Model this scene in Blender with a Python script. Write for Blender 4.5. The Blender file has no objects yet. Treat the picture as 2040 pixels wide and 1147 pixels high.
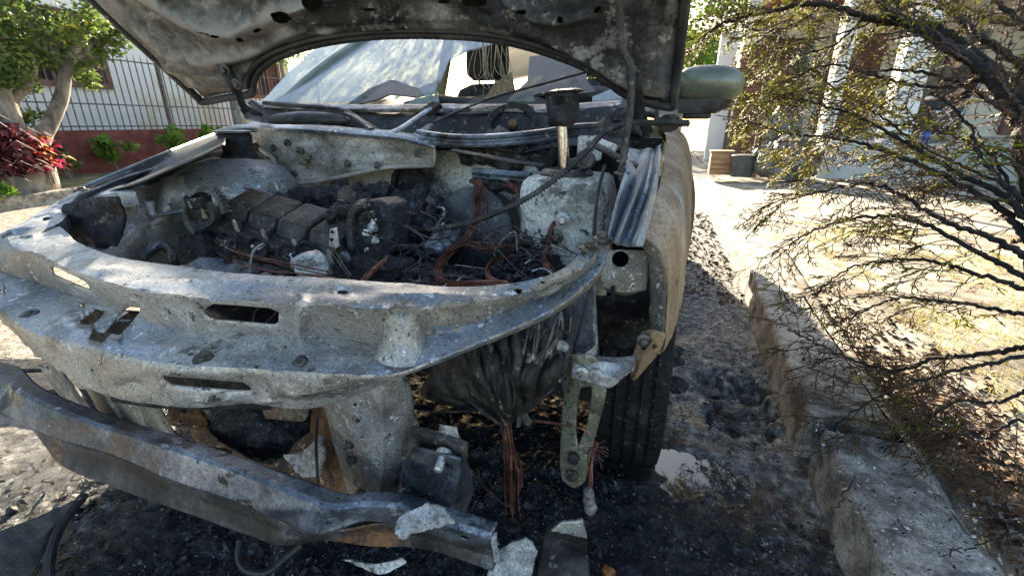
import bpy, bmesh, math, random
import numpy as np
from mathutils import Vector, Matrix, noise
R = math.radians
random.seed(7)
sc = bpy.context.scene
col = sc.collection
V = Vector

# ------------------------------------------------------------------ camera, sky, sun, exposure
CAM_H, FPX, PITCH, YAW = .95, 900., R(20), R(18)
cd = bpy.data.cameras.new('camera'); cam = bpy.data.objects.new('camera', cd); col.objects.link(cam)
cd.sensor_width = 36; cd.lens = FPX / 2040 * 36; cd.clip_start = .02; cd.clip_end = 600
cam.location = (0, 0, CAM_H); cam.rotation_euler = (R(90) - PITCH, 0, YAW)
sc.camera = cam
SUN_EL, SUN_AZ = R(21), R(-19)          # azimuth from +Y towards +X
w = bpy.data.worlds.new('World'); sc.world = w; w.use_nodes = True
nt = w.node_tree; sky = nt.nodes.new('ShaderNodeTexSky'); sky.sky_type = 'NISHITA'; sky.sun_disc = False
sky.sun_elevation = SUN_EL; sky.sun_rotation = SUN_AZ; sky.air_density = 1.2; sky.dust_density = 2.0
bg = nt.nodes['Background']; bg.inputs[1].default_value = .078; nt.links.new(sky.outputs[0], bg.inputs[0])
sd = bpy.data.lights.new('sun', 'SUN'); sun = bpy.data.objects.new('sun', sd); col.objects.link(sun)
sd.energy = 5.0; sd.angle = R(.53); sd.color = (1, .86, .64)
sdir = V((math.sin(SUN_AZ) * math.cos(SUN_EL), math.cos(SUN_AZ) * math.cos(SUN_EL), math.sin(SUN_EL)))
sun.rotation_euler = sdir.to_track_quat('Z', 'Y').to_euler()
sc.view_settings.view_transform = 'Standard'; sc.view_settings.look = 'None'
sc.view_settings.exposure = 2.4; sc.view_settings.gamma = 1
sc.cycles.use_denoising = True; sc.cycles.denoising_prefilter = 'ACCURATE'; sc.cycles.max_bounces = 7; sc.cycles.transparent_max_bounces = 12

# ------------------------------------------------------------------ measuring helpers (pixel of the photograph + one known coordinate -> point)
_c, _s, _ct, _st = math.cos(YAW), math.sin(YAW), math.cos(PITCH), math.sin(PITCH)
def ray(px, py):
    a = (px - 1020) / FPX; v = (py - 573.5) / FPX
    f = _ct - v * _st; up = -(_st + v * _ct)
    return V((a * _c - f * _s, a * _s + f * _c, up))
def at(px, py, X=None, Y=None, Z=None, D=None, pl=None):
    r = ray(px, py)
    if X is not None: t = X / r.x
    elif Y is not None: t = Y / r.y
    elif Z is not None: t = (Z - CAM_H) / r.z
    elif pl is not None: t = (V(pl[0]) - V((0, 0, CAM_H))).dot(V(pl[1])) / r.dot(V(pl[1]))
    else: t = D
    return V((0, 0, CAM_H)) + r * t
def proj(p):
    z = p[2] - CAM_H; xc = p[0] * _c + p[1] * _s; yc = -p[0] * _s + p[1] * _c
    d = yc * _ct - z * _st; dn = -(z * _ct + yc * _st)
    return 1020 + FPX * xc / d, 573.5 + FPX * dn / d, d

# ------------------------------------------------------------------ materials
MATS = {}
def ramp(nt, fac, stops):
    n = nt.nodes.new('ShaderNodeValToRGB'); e = n.color_ramp.elements
    while len(e) < len(stops): e.new(.5)
    for i, (p, c) in enumerate(stops): e[i].position = .5 + (p - .5) * .68; e[i].color = (*c, 1)
    nt.links.new(fac, n.inputs[0]); return n.outputs[0]
def g(v): return (v, v, v)
def mat(name, stops, scale=8, detail=8, nrough=.65, layers=(), rough=.7, metal=0, bump=.25, bscale=60, spec=.5, stretch=None,
        dist=0, trans=0, rvar=0, coat=0, grain=.4, gscale=160):
    """stops: colours along a fractal noise; layers: (scale, lo, hi, colour[, stretch]) patches of another colour laid over it"""
    m = bpy.data.materials.new(name); m.use_nodes = True; nt = m.node_tree; L = nt.links.new
    b = nt.nodes['Principled BSDF']; tc = nt.nodes.new('ShaderNodeTexCoord')
    def co(st):
        if not st: return tc.outputs['Object']
        mp = nt.nodes.new('ShaderNodeMapping'); mp.inputs['Scale'].default_value = st; L(tc.outputs['Object'], mp.inputs[0]); return mp.outputs[0]
    def nz(s, d, r, st=None, di=0):
        n = nt.nodes.new('ShaderNodeTexNoise'); n.inputs['Scale'].default_value = s; n.inputs['Detail'].default_value = d
        n.inputs['Roughness'].default_value = r; n.inputs['Distortion'].default_value = di; L(co(st), n.inputs['Vector']); return n.outputs[0]
    f = nz(scale, detail, nrough, stretch, dist); c = ramp(nt, f, stops)
    for i, l in enumerate(layers):
        n = nz(l[0], 10, .74, l[4] if len(l) > 4 else None, .3)
        mr = nt.nodes.new('ShaderNodeMapRange'); mr.inputs[1].default_value = .5 + (l[1] - .5) * .66; mr.inputs[2].default_value = .5 + (l[2] - .5) * .66; L(n, mr.inputs[0])
        mx = nt.nodes.new('ShaderNodeMix'); mx.data_type = 'RGBA'; L(mr.outputs[0], mx.inputs[0]); L(c, mx.inputs[6]); mx.inputs[7].default_value = (*l[3], 1)
        c = mx.outputs[2]
    if grain:
        mr = nt.nodes.new('ShaderNodeMapRange'); mr.inputs[1].default_value = .36; mr.inputs[2].default_value = .64; mr.inputs[3].default_value = 1 - grain; mr.inputs[4].default_value = 1 + grain; L(nz(gscale, 4, .8), mr.inputs[0])
        vm = nt.nodes.new('ShaderNodeVectorMath'); vm.operation = 'SCALE'; L(c, vm.inputs[0]); L(mr.outputs[0], vm.inputs['Scale']); c = vm.outputs[0]
    L(c, b.inputs['Base Color']); b.inputs['Roughness'].default_value = rough; b.inputs['Metallic'].default_value = metal
    b.inputs['Specular IOR Level'].default_value = spec
    if coat: b.inputs['Coat Weight'].default_value = coat
    if rvar:
        mr = nt.nodes.new('ShaderNodeMapRange'); mr.inputs[1].default_value = .35; mr.inputs[2].default_value = .65
        mr.inputs[3].default_value = max(.05, rough - rvar); mr.inputs[4].default_value = min(1, rough + rvar); L(nz(scale * 2.3, 5, .6), mr.inputs[0]); L(mr.outputs[0], b.inputs['Roughness'])
    if bump:
        bn = nt.nodes.new('ShaderNodeBump'); bn.inputs['Strength'].default_value = bump; bn.inputs['Distance'].default_value = .004
        L(nz(bscale, 6, .7, stretch), bn.inputs['Height']); L(bn.outputs[0], b.inputs['Normal'])
    if trans:
        tr = nt.nodes.new('ShaderNodeBsdfTranslucent'); L(c, tr.inputs[0]); ms = nt.nodes.new('ShaderNodeMixShader'); ms.inputs[0].default_value = trans
        L(b.outputs[0], ms.inputs[1]); L(tr.outputs[0], ms.inputs[2]); L(ms.outputs[0], nt.nodes['Material Output'].inputs[0])
    MATS[name] = m; return m

M = {}
BLK = (.008, .008, .009)
# ash-covered steel: pale grey, beige, painted blue sky reflection, with dark speckle and scale
M['ash'] = mat('ash_steel_sky_tint', [(.28, (.12, .125, .132)), (.40, (.28, .288, .30)), (.50, (.40, .404, .406)), (.58, (.48, .475, .46)), (.72, (.66, .66, .655))], 2.2, 12, .60,
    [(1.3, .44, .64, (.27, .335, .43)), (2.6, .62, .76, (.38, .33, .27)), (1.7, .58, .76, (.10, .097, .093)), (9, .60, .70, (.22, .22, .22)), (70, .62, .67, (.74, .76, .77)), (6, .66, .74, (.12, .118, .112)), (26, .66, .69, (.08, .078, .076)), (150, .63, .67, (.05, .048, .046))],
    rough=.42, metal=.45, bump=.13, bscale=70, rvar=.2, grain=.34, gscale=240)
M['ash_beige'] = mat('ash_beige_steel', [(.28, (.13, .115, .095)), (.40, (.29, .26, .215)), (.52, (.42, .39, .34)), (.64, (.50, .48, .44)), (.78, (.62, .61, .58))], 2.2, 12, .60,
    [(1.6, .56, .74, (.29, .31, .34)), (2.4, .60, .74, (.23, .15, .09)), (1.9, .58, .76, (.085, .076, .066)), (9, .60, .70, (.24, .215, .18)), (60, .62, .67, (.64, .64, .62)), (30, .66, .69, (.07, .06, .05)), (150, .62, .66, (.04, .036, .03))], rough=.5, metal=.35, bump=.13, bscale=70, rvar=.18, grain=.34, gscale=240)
M['ash_blue'] = mat('ash_blue_steel', [(.30, (.03, .035, .042)), (.43, (.085, .10, .122)), (.55, (.175, .20, .24)), (.68, (.30, .33, .37)), (.8, (.46, .48, .51))], 6, 12, .78,
    [(4, .54, .66, (.075, .064, .052)), (10, .60, .66, (.018, .019, .02)), (20, .62, .67, (.36, .38, .41)), (150, .63, .68, (.015, .015, .016))], rough=.38, metal=.5, bump=.15, bscale=70, rvar=.18, grain=.4, gscale=200)
M['white_ash'] = mat('white_ash', [(.30, (.14, .14, .125)), (.42, (.44, .445, .42)), (.52, (.62, .63, .60)), (.64, (.70, .71, .68)), (.78, (.80, .81, .78))], 8, 12, .78,
    [(4, .60, .68, (.16, .165, .15)), (14, .59, .63, (.16, .15, .135)), (7, .60, .64, (.30, .31, .29)), (30, .60, .65, (.05, .047, .043)), (5, .64, .74, (.20, .13, .07))], rough=.7, bump=.4, bscale=80, grain=.4)
M['hood_in'] = mat('scorched_hood', [(.30, (.012, .0115, .011)), (.43, (.04, .038, .034)), (.54, (.10, .095, .083)), (.66, (.18, .17, .15)), (.8, (.28, .27, .25))], 4, 12, .78,
    [(5, .55, .62, (.016, .015, .014)), (9, .60, .64, (.22, .215, .20)), (2.2, .58, .72, (.085, .10, .12)), (16, .62, .66, (.30, .30, .29))], rough=.55, metal=.2, bump=.9, bscale=70, rvar=.2, grain=.5)
M['black_paint'] = mat('scorched_black_paint', [(.35, (.012, .012, .013)), (.55, (.03, .03, .03)), (.75, (.07, .068, .062))], 8, 8, .7,
    [(40, .63, .68, (.15, .145, .14))], rough=.55, bump=.3, bscale=70, rvar=.15)
M['char'] = mat('char', [(.3, (.006, .006, .007)), (.5, (.016, .016, .018)), (.7, (.045, .045, .05))], 18, 10, .75,
    [(70, .64, .70, (.16, .16, .17))], rough=.6, bump=1.0, bscale=55, rvar=.25, spec=.35)
M['char_fine'] = mat('char_fine', [(.3, (.008, .008, .01)), (.55, (.025, .026, .032)), (.75, (.08, .085, .10))], 60, 10, .75, [(120, .64, .70, (.2, .2, .22))],
    rough=.5, bump=1.0, bscale=150, rvar=.2, spec=.35)
M['burnt_cast'] = mat('burnt_cast_metal', [(.3, (.018, .017, .016)), (.5, (.05, .047, .044)), (.7, (.11, .10, .095))], 12, 9, .7,
    [(90, .62, .68, (.22, .20, .18)), (30, .66, .72, (.30, .29, .27)), (10, .62, .74, (.10, .055, .03))], rough=.55, metal=.3, bump=.8, bscale=80, rvar=.15)
M['rust'] = mat('rust_brown', [(.3, (.035, .02, .013)), (.48, (.12, .06, .028)), (.6, (.24, .13, .06)), (.75, (.40, .30, .20))], 9, 10, .72,
    [(24, .60, .68, (.025, .02, .017)), (60, .63, .7, (.45, .40, .33))], rough=.8, bump=.8, bscale=80)
M['rust_panel'] = mat('rust_tan_panel', [(.28, (.08, .05, .03)), (.45, (.22, .145, .085)), (.6, (.36, .255, .155)), (.75, (.48, .39, .28))], 4, 11, .74,
    [(7, .60, .70, (.20, .12, .065), (1, 1, .3)), (30, .64, .70, (.05, .035, .025)), (100, .62, .70, (.10, .07, .05)), (3, .62, .8, (.42, .43, .42))], rough=.6, metal=.1, bump=.3, bscale=90, stretch=(1, 1, .5), rvar=.1)
M['rubber'] = mat('burnt_tyre_rubber', [(.3, (.004, .004, .004)), (.55, (.010, .010, .010)), (.75, (.03, .03, .03))], 14, 9, .7, [(90, .65, .70, (.16, .155, .15))], rough=.75, bump=1, bscale=90, rvar=.15, spec=.3)
M['copper'] = mat('bare_copper_wire', [(.3, (.06, .022, .016)), (.5, (.15, .055, .04)), (.7, (.30, .14, .10))], 30, 6, .6, rough=.5, metal=.5, bump=0)
M['chrome'] = mat('tarnished_rod', [(.3, (.10, .075, .06)), (.5, (.42, .34, .28)), (.7, (.75, .70, .65))], 9, 6, .6, rough=.22, metal=1, bump=.05, stretch=(1, 1, .25))
M['bright_metal'] = mat('bare_aluminium', [(.3, (.25, .25, .25)), (.5, (.48, .48, .48)), (.7, (.68, .68, .68))], 16, 8, .65, [(100, .6, .67, (.10, .10, .10))], rough=.42, metal=.55, bump=.3, bscale=120, rvar=.12)
M['brass_bracket'] = mat('heat_tinted_bracket', [(.3, (.08, .085, .06)), (.5, (.22, .22, .16)), (.7, (.40, .40, .34))], 9, 8, .65, [(12, .6, .7, (.10, .10, .10)), (70, .62, .68, (.05, .05, .04))], rough=.45, metal=.45, bump=.3, bscale=110, rvar=.12)
M['bolt'] = mat('dark_bolt', [(.35, (.035, .032, .03)), (.6, (.12, .11, .10))], 60, 6, .6, rough=.45, metal=.5, bump=.2)
M['belt'] = mat('burnt_belt', [(.35, (.015, .015, .015)), (.6, (.06, .055, .05)), (.75, (.13, .12, .105))], 25, 8, .7, rough=.6, bump=.5)
M['fibre'] = mat('grey_glass_fibre', [(.3, (.22, .23, .24)), (.5, (.46, .47, .48)), (.7, (.68, .69, .69))], 30, 10, .75, [(120, .56, .66, (.16, .17, .18)), (14, .6, .7, (.12, .12, .125))], rough=.85, bump=1, bscale=170)
M['fuzz'] = mat('white_fuzz', [(.3, (.10, .10, .10)), (.5, (.35, .35, .35)), (.7, (.6, .6, .6))], 60, 10, .8, rough=.9, bump=1, bscale=150)
M['seat'] = mat('dark_seat_cloth', [(.35, (.018, .018, .017)), (.65, (.045, .043, .04))], 40, 6, .6, rough=.85, bump=.4, bscale=200)
M['cabin'] = mat('cabin_plastic', [(.35, (.02, .02, .02)), (.65, (.055, .055, .052))], 20, 6, .6, rough=.6, bump=.2)
M['car_paint'] = mat('dusty_silver_green_paint', [(.35, (.13, .15, .105)), (.55, (.21, .23, .165)), (.7, (.30, .31, .23))], 6, 8, .65, [(60, .62, .7, (.10, .10, .08)), (9, .62, .8, (.30, .28, .22))], rough=.3, metal=.25, bump=.08, coat=.4, grain=.2)
M['ring_dark'] = mat('dark_seal', [(.3, (.01, .01, .01)), (.6, (.03, .03, .03))], 20, 6, .6, rough=.5, bump=.4)

# broken, dusty windscreen glass
def glassmat(name, dust, tint, lo, hi):
    m = bpy.data.materials.new(name); m.use_nodes = True; nt = m.node_tree; L = nt.links.new; b = nt.nodes['Principled BSDF']
    tc = nt.nodes.new('ShaderNodeTexCoord'); n = nt.nodes.new('ShaderNodeTexNoise'); n.inputs['Scale'].default_value = 16; n.inputs['Detail'].default_value = 9; n.inputs['Roughness'].default_value = .7
    L(tc.outputs['Object'], n.inputs['Vector'])
    mp = nt.nodes.new('ShaderNodeMapping'); mp.inputs['Scale'].default_value = (3.2, .5, .5); mp.inputs['Rotation'].default_value = (0, .35, 0); L(tc.outputs['Object'], mp.inputs[0]); L(mp.outputs[0], n.inputs['Vector'])
    vo = nt.nodes.new('ShaderNodeTexVoronoi'); vo.inputs['Scale'].default_value = 45; L(tc.outputs['Object'], vo.inputs['Vector'])
    mr = nt.nodes.new('ShaderNodeMapRange'); mr.inputs[1].default_value = .08; mr.inputs[2].default_value = .3; mr.inputs[3].default_value = .18; mr.inputs[4].default_value = 0; L(vo.outputs['Distance'], mr.inputs[0])
    mr2 = nt.nodes.new('ShaderNodeMapRange'); mr2.inputs[1].default_value = .35; mr2.inputs[2].default_value = .65; mr2.inputs[3].default_value = lo; mr2.inputs[4].default_value = hi; L(n.outputs[0], mr2.inputs[0])
    ad = nt.nodes.new('ShaderNodeMath'); ad.operation = 'ADD'; ad.use_clamp = True; L(mr.outputs[0], ad.inputs[0]); L(mr2.outputs[0], ad.inputs[1])
    b.inputs['Base Color'].default_value = (*dust, 1); b.inputs['Roughness'].default_value = .12; b.inputs['Specular IOR Level'].default_value = 1.0
    tr = nt.nodes.new('ShaderNodeBsdfTransparent'); tr.inputs[0].default_value = (*tint, 1)
    tl = nt.nodes.new('ShaderNodeBsdfTranslucent'); tl.inputs[0].default_value = (*dust, 1)
    md = nt.nodes.new('ShaderNodeMixShader'); md.inputs[0].default_value = .4; L(b.outputs[0], md.inputs[1]); L(tl.outputs[0], md.inputs[2])
    ms = nt.nodes.new('ShaderNodeMixShader'); L(ad.outputs[0], ms.inputs[0]); L(tr.outputs[0], ms.inputs[1]); L(md.outputs[0], ms.inputs[2])
    L(ms.outputs[0], nt.nodes['Material Output'].inputs[0]); MATS[name] = m; return m
M['glass'] = glassmat('sooty_windscreen_glass', (.50, .57, .62), (.74, .82, .84), .62, .98)
M['glass_dark'] = glassmat('charred_glass_shard', (.10, .10, .085), (.45, .47, .42), .80, .98)
M['glass_clean'] = glassmat('thin_glass_shard', (.30, .40, .37), (.7, .8, .76), .35, .65)

# ------------------------------------------------------------------ mesh helpers
def catmull(pts, n):
    P = [V(p) for p in pts]; m = len(P) - 1; out = []
    for i in range(n):
        t = i / (n - 1) * m; k = min(int(t), m - 1); u = t - k
        p1, p2 = P[k], P[k + 1]; p0 = P[k - 1] if k else p1 * 2 - p2; p3 = P[k + 2] if k + 2 <= m else p2 * 2 - p1
        out.append(.5 * (2 * p1 + (p2 - p0) * u + (2 * p0 - 5 * p1 + 4 * p2 - p3) * u * u + (3 * p1 - p0 - 3 * p2 + p3) * u ** 3))
    return out
def inpoly(x, y, poly):
    c = False; j = len(poly) - 1
    for i in range(len(poly)):
        xi, yi = poly[i]; xj, yj = poly[j]
        if (yi > y) != (yj > y) and x < (xj - xi) * (y - yi) / (yj - yi) + xi: c = not c
        j = i
    return c
def nearpoly(x, y, poly):
    best = None
    for i in range(len(poly)):
        ax, ay = poly[i - 1]; bx, by = poly[i]; dx, dy = bx - ax, by - ay; l = dx * dx + dy * dy or 1e-9
        t = max(0, min(1, ((x - ax) * dx + (y - ay) * dy) / l)); qx, qy = ax + t * dx, ay + t * dy
        d = (qx - x) ** 2 + (qy - y) ** 2
        if best is None or d < best[0]: best = (d, qx, qy)
    return best
def ell(cx, cy, rx, ry, n=16, rot=0):
    return [(cx + rx * math.cos(a) * math.cos(rot) - ry * math.sin(a) * math.sin(rot), cy + rx * math.cos(a) * math.sin(rot) + ry * math.sin(a) * math.cos(rot)) for a in [2 * math.pi * i / n for i in range(n)]]
def fbm(p, sc_, o=4):
    return noise.fractal(V(p) * sc_, .9, 2.1, o)

class MB:
    def __init__(s): s.v = []; s.f = []
    def add(s, vs, fs):
        o = len(s.v); s.v += [V(v) for v in vs]; s.f += [[i + o for i in f] for f in fs]; return s
    def box(s, c, d, rot=None, taper=1):
        x, y, z = [q / 2 for q in d]; vs = []
        for dz in (-1, 1):
            k = taper if dz > 0 else 1
            for dx, dy in ((-1, -1), (1, -1), (1, 1), (-1, 1)): vs.append(V((dx * x * k, dy * y * k, dz * z)))
        if rot is not None: vs = [rot @ v for v in vs]
        return s.add([V(c) + v for v in vs], [(0, 3, 2, 1), (4, 5, 6, 7), (0, 1, 5, 4), (1, 2, 6, 5), (2, 3, 7, 6), (3, 0, 4, 7)])
    def tube(s, pts, r, n=8, cap=True, k=1, flat=1):
        pts = [V(p) for p in pts]; m = len(pts); rr = r if isinstance(r, (list, tuple)) else [r] * m
        prev = None; vs = []
        for i, p in enumerate(pts):
            t = (pts[min(i + 1, m - 1)] - pts[max(i - 1, 0)])
            if t.length < 1e-9: t = V((0, 0, 1))
            t.normalize()
            if prev is None:
                a = V((0, 0, 1)) if abs(t.z) < .9 else V((1, 0, 0)); u = t.cross(a).normalized()
            else:
                u = prev - t * prev.dot(t)
                u = u.normalized() if u.length > 1e-6 else t.cross(V((.3, .5, .8))).normalized()
            prev = u; b = t.cross(u)
            for j in range(n):
                a = 2 * math.pi * j / n; vs.append(p + (u * math.cos(a) + b * math.sin(a) * flat) * rr[i])
        fs = [(i * n + j, i * n + (j + 1) % n, (i + 1) * n + (j + 1) % n, (i + 1) * n + j) for i in range(m - 1) for j in range(n)]
        if cap: fs += [tuple(range(n - 1, -1, -1)), tuple((m - 1) * n + j for j in range(n))]
        return s.add(vs, fs)
    def lathe(s, o, axis, prof, n=24, cap=True, wob=0):
        ax = V(axis).normalized(); u = ax.cross(V((0, 0, 1)) if abs(ax.z) < .9 else V((1, 0, 0))).normalized(); b = ax.cross(u); o = V(o); vs = []
        for r, h in prof:
            for j in range(n):
                a = 2 * math.pi * j / n; q = (u * math.cos(a) + b * math.sin(a)); p = o + ax * h + q * r
                if wob: p += q * wob * fbm(p, 30, 3)
                vs.append(p)
        m = len(prof)
        fs = [(i * n + j, i * n + (j + 1) % n, (i + 1) * n + (j + 1) % n, (i + 1) * n + j) for i in range(m - 1) for j in range(n)]
        if cap: fs += [tuple(range(n - 1, -1, -1)), tuple((m - 1) * n + j for j in range(n))]
        return s.add(vs, fs)
    def prism(s, poly, ext):
        n = len(poly); e = V(ext); vs = [V(p) for p in poly] + [V(p) + e for p in poly]
        return s.add(vs, [tuple(range(n)), tuple(range(2 * n - 1, n - 1, -1))] + [(i, i + n, (i + 1) % n + n, (i + 1) % n) for i in range(n)])
    def blob(s, c, r, amp=.35, sub=3, freq=14, seed=0, oct=4):
        bm = bmesh.new(); bmesh.ops.create_icosphere(bm, subdivisions=sub, radius=1); r = V(r if isinstance(r, (tuple, list, Vector)) else (r, r, r)); c = V(c); vs = []
        for v in bm.verts:
            p = V((v.co.x * r.x, v.co.y * r.y, v.co.z * r.z)); q = c + p
            vs.append(q + v.co * (amp * min(r) * fbm(q + V((seed * 7.3, 0, 0)), freq, oct)))
        fs = [[v.index for v in f.verts] for f in bm.faces]; bm.free(); return s.add(vs, fs)
    def build(s, name, m, parent=None, smooth=35, bevel=0, solid=0, sub=0, seg=2, kind=None, weighted=False):
        me = bpy.data.meshes.new(name); base = parent_base(parent)
        me.from_pydata([tuple(v - base) for v in s.v], [], s.f); me.validate()
        bm = bmesh.new(); bm.from_mesh(me); bmesh.ops.recalc_face_normals(bm, faces=bm.faces); bm.to_mesh(me); bm.free()
        if smooth:
            me.shade_smooth(); me.set_sharp_from_angle(angle=R(smooth))
        me.materials.append(m if not isinstance(m, str) else M[m])
        o = bpy.data.objects.new(name, me); col.objects.link(o)
        if parent is not None: o.parent = parent
        if solid:
            md = o.modifiers.new('s', 'SOLIDIFY'); md.thickness = solid; md.offset = 0
        if bevel:
            md = o.modifiers.new('b', 'BEVEL'); md.width = bevel; md.segments = seg; md.limit_method = 'ANGLE'; md.angle_limit = R(35)
        if sub:
            md = o.modifiers.new('u', 'SUBSURF'); md.levels = md.render_levels = sub
        if kind: o['kind'] = kind
        return o
def parent_base(p):
    b = V((0, 0, 0))
    while p is not None: b = b + V(p.location); p = p.parent
    return b
def thing(name, label, cat, loc, group=None):
    o = bpy.data.objects.new(name, None); col.objects.link(o); o.location = loc; o.empty_display_size = .1
    o['label'] = label; o['category'] = cat
    if group: o['group'] = group
    return o
def tag(o, label, cat, group=None):
    o['label'] = label; o['category'] = cat
    if group: o['group'] = group
    return o

def sheet(rows, ns, nt, holes=(), bumps=(), amp=0, freq=8, smooth_rows=False, wav=0):
    """lofts rows of 3-D points (equal counts); holes are outlines as measured in the photograph; bumps (px,py,rx,ry,height) press dents and bosses along the normal"""
    G = [catmull(r, ns) for r in rows]
    if smooth_rows:
        k = (len(rows) - 1) * nt + 1; colsv = [catmull([r[i] for r in G], k) for i in range(ns)]
        G = [[colsv[i][j] for i in range(ns)] for j in range(k)]
    else:
        g2 = []
        for a, b in zip(G[:-1], G[1:]):
            for j in range(nt): g2.append([p.lerp(q, j / nt) for p, q in zip(a, b)])
        g2.append(G[-1]); G = g2
    nr = len(G); N = [[None] * ns for _ in range(nr)]
    for j in range(nr):
        for i in range(ns):
            du = G[j][min(i + 1, ns - 1)] - G[j][max(i - 1, 0)]; dv = G[min(j + 1, nr - 1)][i] - G[max(j - 1, 0)][i]
            n = du.cross(dv); n = n.normalized() if n.length > 1e-12 else V((0, 0, 1))
            if n.dot(V((0, 0, CAM_H)) - G[j][i]) < 0: n = -n
            N[j][i] = n
    vs = []; pp = []
    for j in range(nr):
        for i in range(ns):
            p = G[j][i]; d = 0; x, y, z = proj(p)
            for bx, by, rx, ry, h in bumps:
                e = ((x - bx) / rx) ** 2 + ((y - by) / ry) ** 2
                if e < 6: d += h * math.exp(-e * 1.2)
            if amp: d += amp * fbm(p, freq, 4)
            p = p + N[j][i] * d; vs.append(p); pp.append(proj(p))
    fs = [(j * ns + i, j * ns + i + 1, (j + 1) * ns + i + 1, (j + 1) * ns + i) for j in range(nr - 1) for i in range(ns - 1)]
    if holes:
        bb = [(min(p[0] for p in h), max(p[0] for p in h), min(p[1] for p in h), max(p[1] for p in h)) for h in holes]
        keep = []; edge = {}
        for f in fs:
            x = sum(pp[i][0] for i in f) / 4; y = sum(pp[i][1] for i in f) / 4; hit = None
            for h, b in zip(holes, bb):
                if b[0] <= x <= b[1] and b[2] <= y <= b[3] and inpoly(x, y, h): hit = h; break
            if hit is None: keep.append(f)
            else:
                for i in f: edge[i] = hit
        used = set(i for f in keep for i in f)
        for i, h in edge.items():
            if i in used:
                d, qx, qy = nearpoly(pp[i][0], pp[i][1], h)
                if d < 150: vs[i] = at(qx, qy, D=pp[i][2])
        mp = {}; nv = []
        for i in sorted(used): mp[i] = len(nv); nv.append(vs[i])
        vs = nv; fs = [tuple(mp[i] for i in f) for f in keep]
    return MB().add(vs, fs)
def pxrow(pts, Z=None, Y=None, X=None):
    out = []
    for i, p in enumerate(pts):
        if len(p) == 3: k = p[2]
        else: k = None
        if Z is not None: out.append(at(p[0], p[1], Z=(Z[i] if isinstance(Z, (list, tuple)) else Z) if k is None else k))
        elif Y is not None: out.append(at(p[0], p[1], Y=(Y[i] if isinstance(Y, (list, tuple)) else Y) if k is None else k))
        else: out.append(at(p[0], p[1], X=(X if k is None else k)))
    return out

# ------------------------------------------------------------------ ground
def axis(lo, a, b, hi, d, gfac=1.16):
    xs = list(np.arange(a, b + 1e-6, d)); s = d
    while xs[-1] < hi: s *= gfac; xs.append(xs[-1] + s)
    s = d
    while xs[0] > lo: s *= gfac; xs.insert(0, xs[0] - s)
    return xs
def kerb_x(y): return .472 + .030 * (y - .9)
PUD = at(1375, 940, Z=0); POT = at(1465, 800, Z=0)
def smooth01(t): t = max(0, min(1, t)); return t * t * (3 - 2 * t)
def road_z(x, y):
    near = 1 if (-3 < x < 1 and -.5 < y < 6) else .35
    z = .007 * fbm((x, y, 0), 4, 3) + .0035 * near * fbm((x, y, 5), 38, 3) if near == 1 else .004 * fbm((x, y, 0), 1.2, 2)
    if near == 1:
        m = smooth01(1.5 - ((x + .45) / 1.05) ** 2 - ((y - .55) / .75) ** 2)
        z += m * (.026 * abs(fbm((x, y, 9), 9, 5)) + .011 * fbm((x, y, 3), 34, 4))
        q = ((x - POT.x - .0) / .115) ** 2 + ((y - POT.y) / .2) ** 2 + 1.0 * fbm((x, y, 2), 11, 4)
        z -= .05 * smooth01((1.15 - q) * 5)
        q = ((x - PUD.x) / .17) ** 2 + ((y - PUD.y) / .09) ** 2
        z -= .012 * smooth01(1.6 - q)
        k = smooth01((1.9 - ((x - PUD.x) / .17) ** 2 - ((y - PUD.y) / .085) ** 2) * .9); z = z * (1 - k) + k * (-.0085 + .016 * fbm((x, y, 7), 13, 4))
    return z
xs = axis(-150, -2.2, .62, 150, .0125, 1.17); ys = axis(-30, .02, 2.3, 300, .0135, 1.15)
mb = MB(); nx = len(xs)
mb.v = [V((x, y, road_z(x, y))) for y in ys for x in xs]
mb.f = [(j * nx + i, j * nx + i + 1, (j + 1) * nx + i + 1, (j + 1) * nx + i) for j in range(len(ys) - 1) for i in range(nx - 1)]
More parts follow.
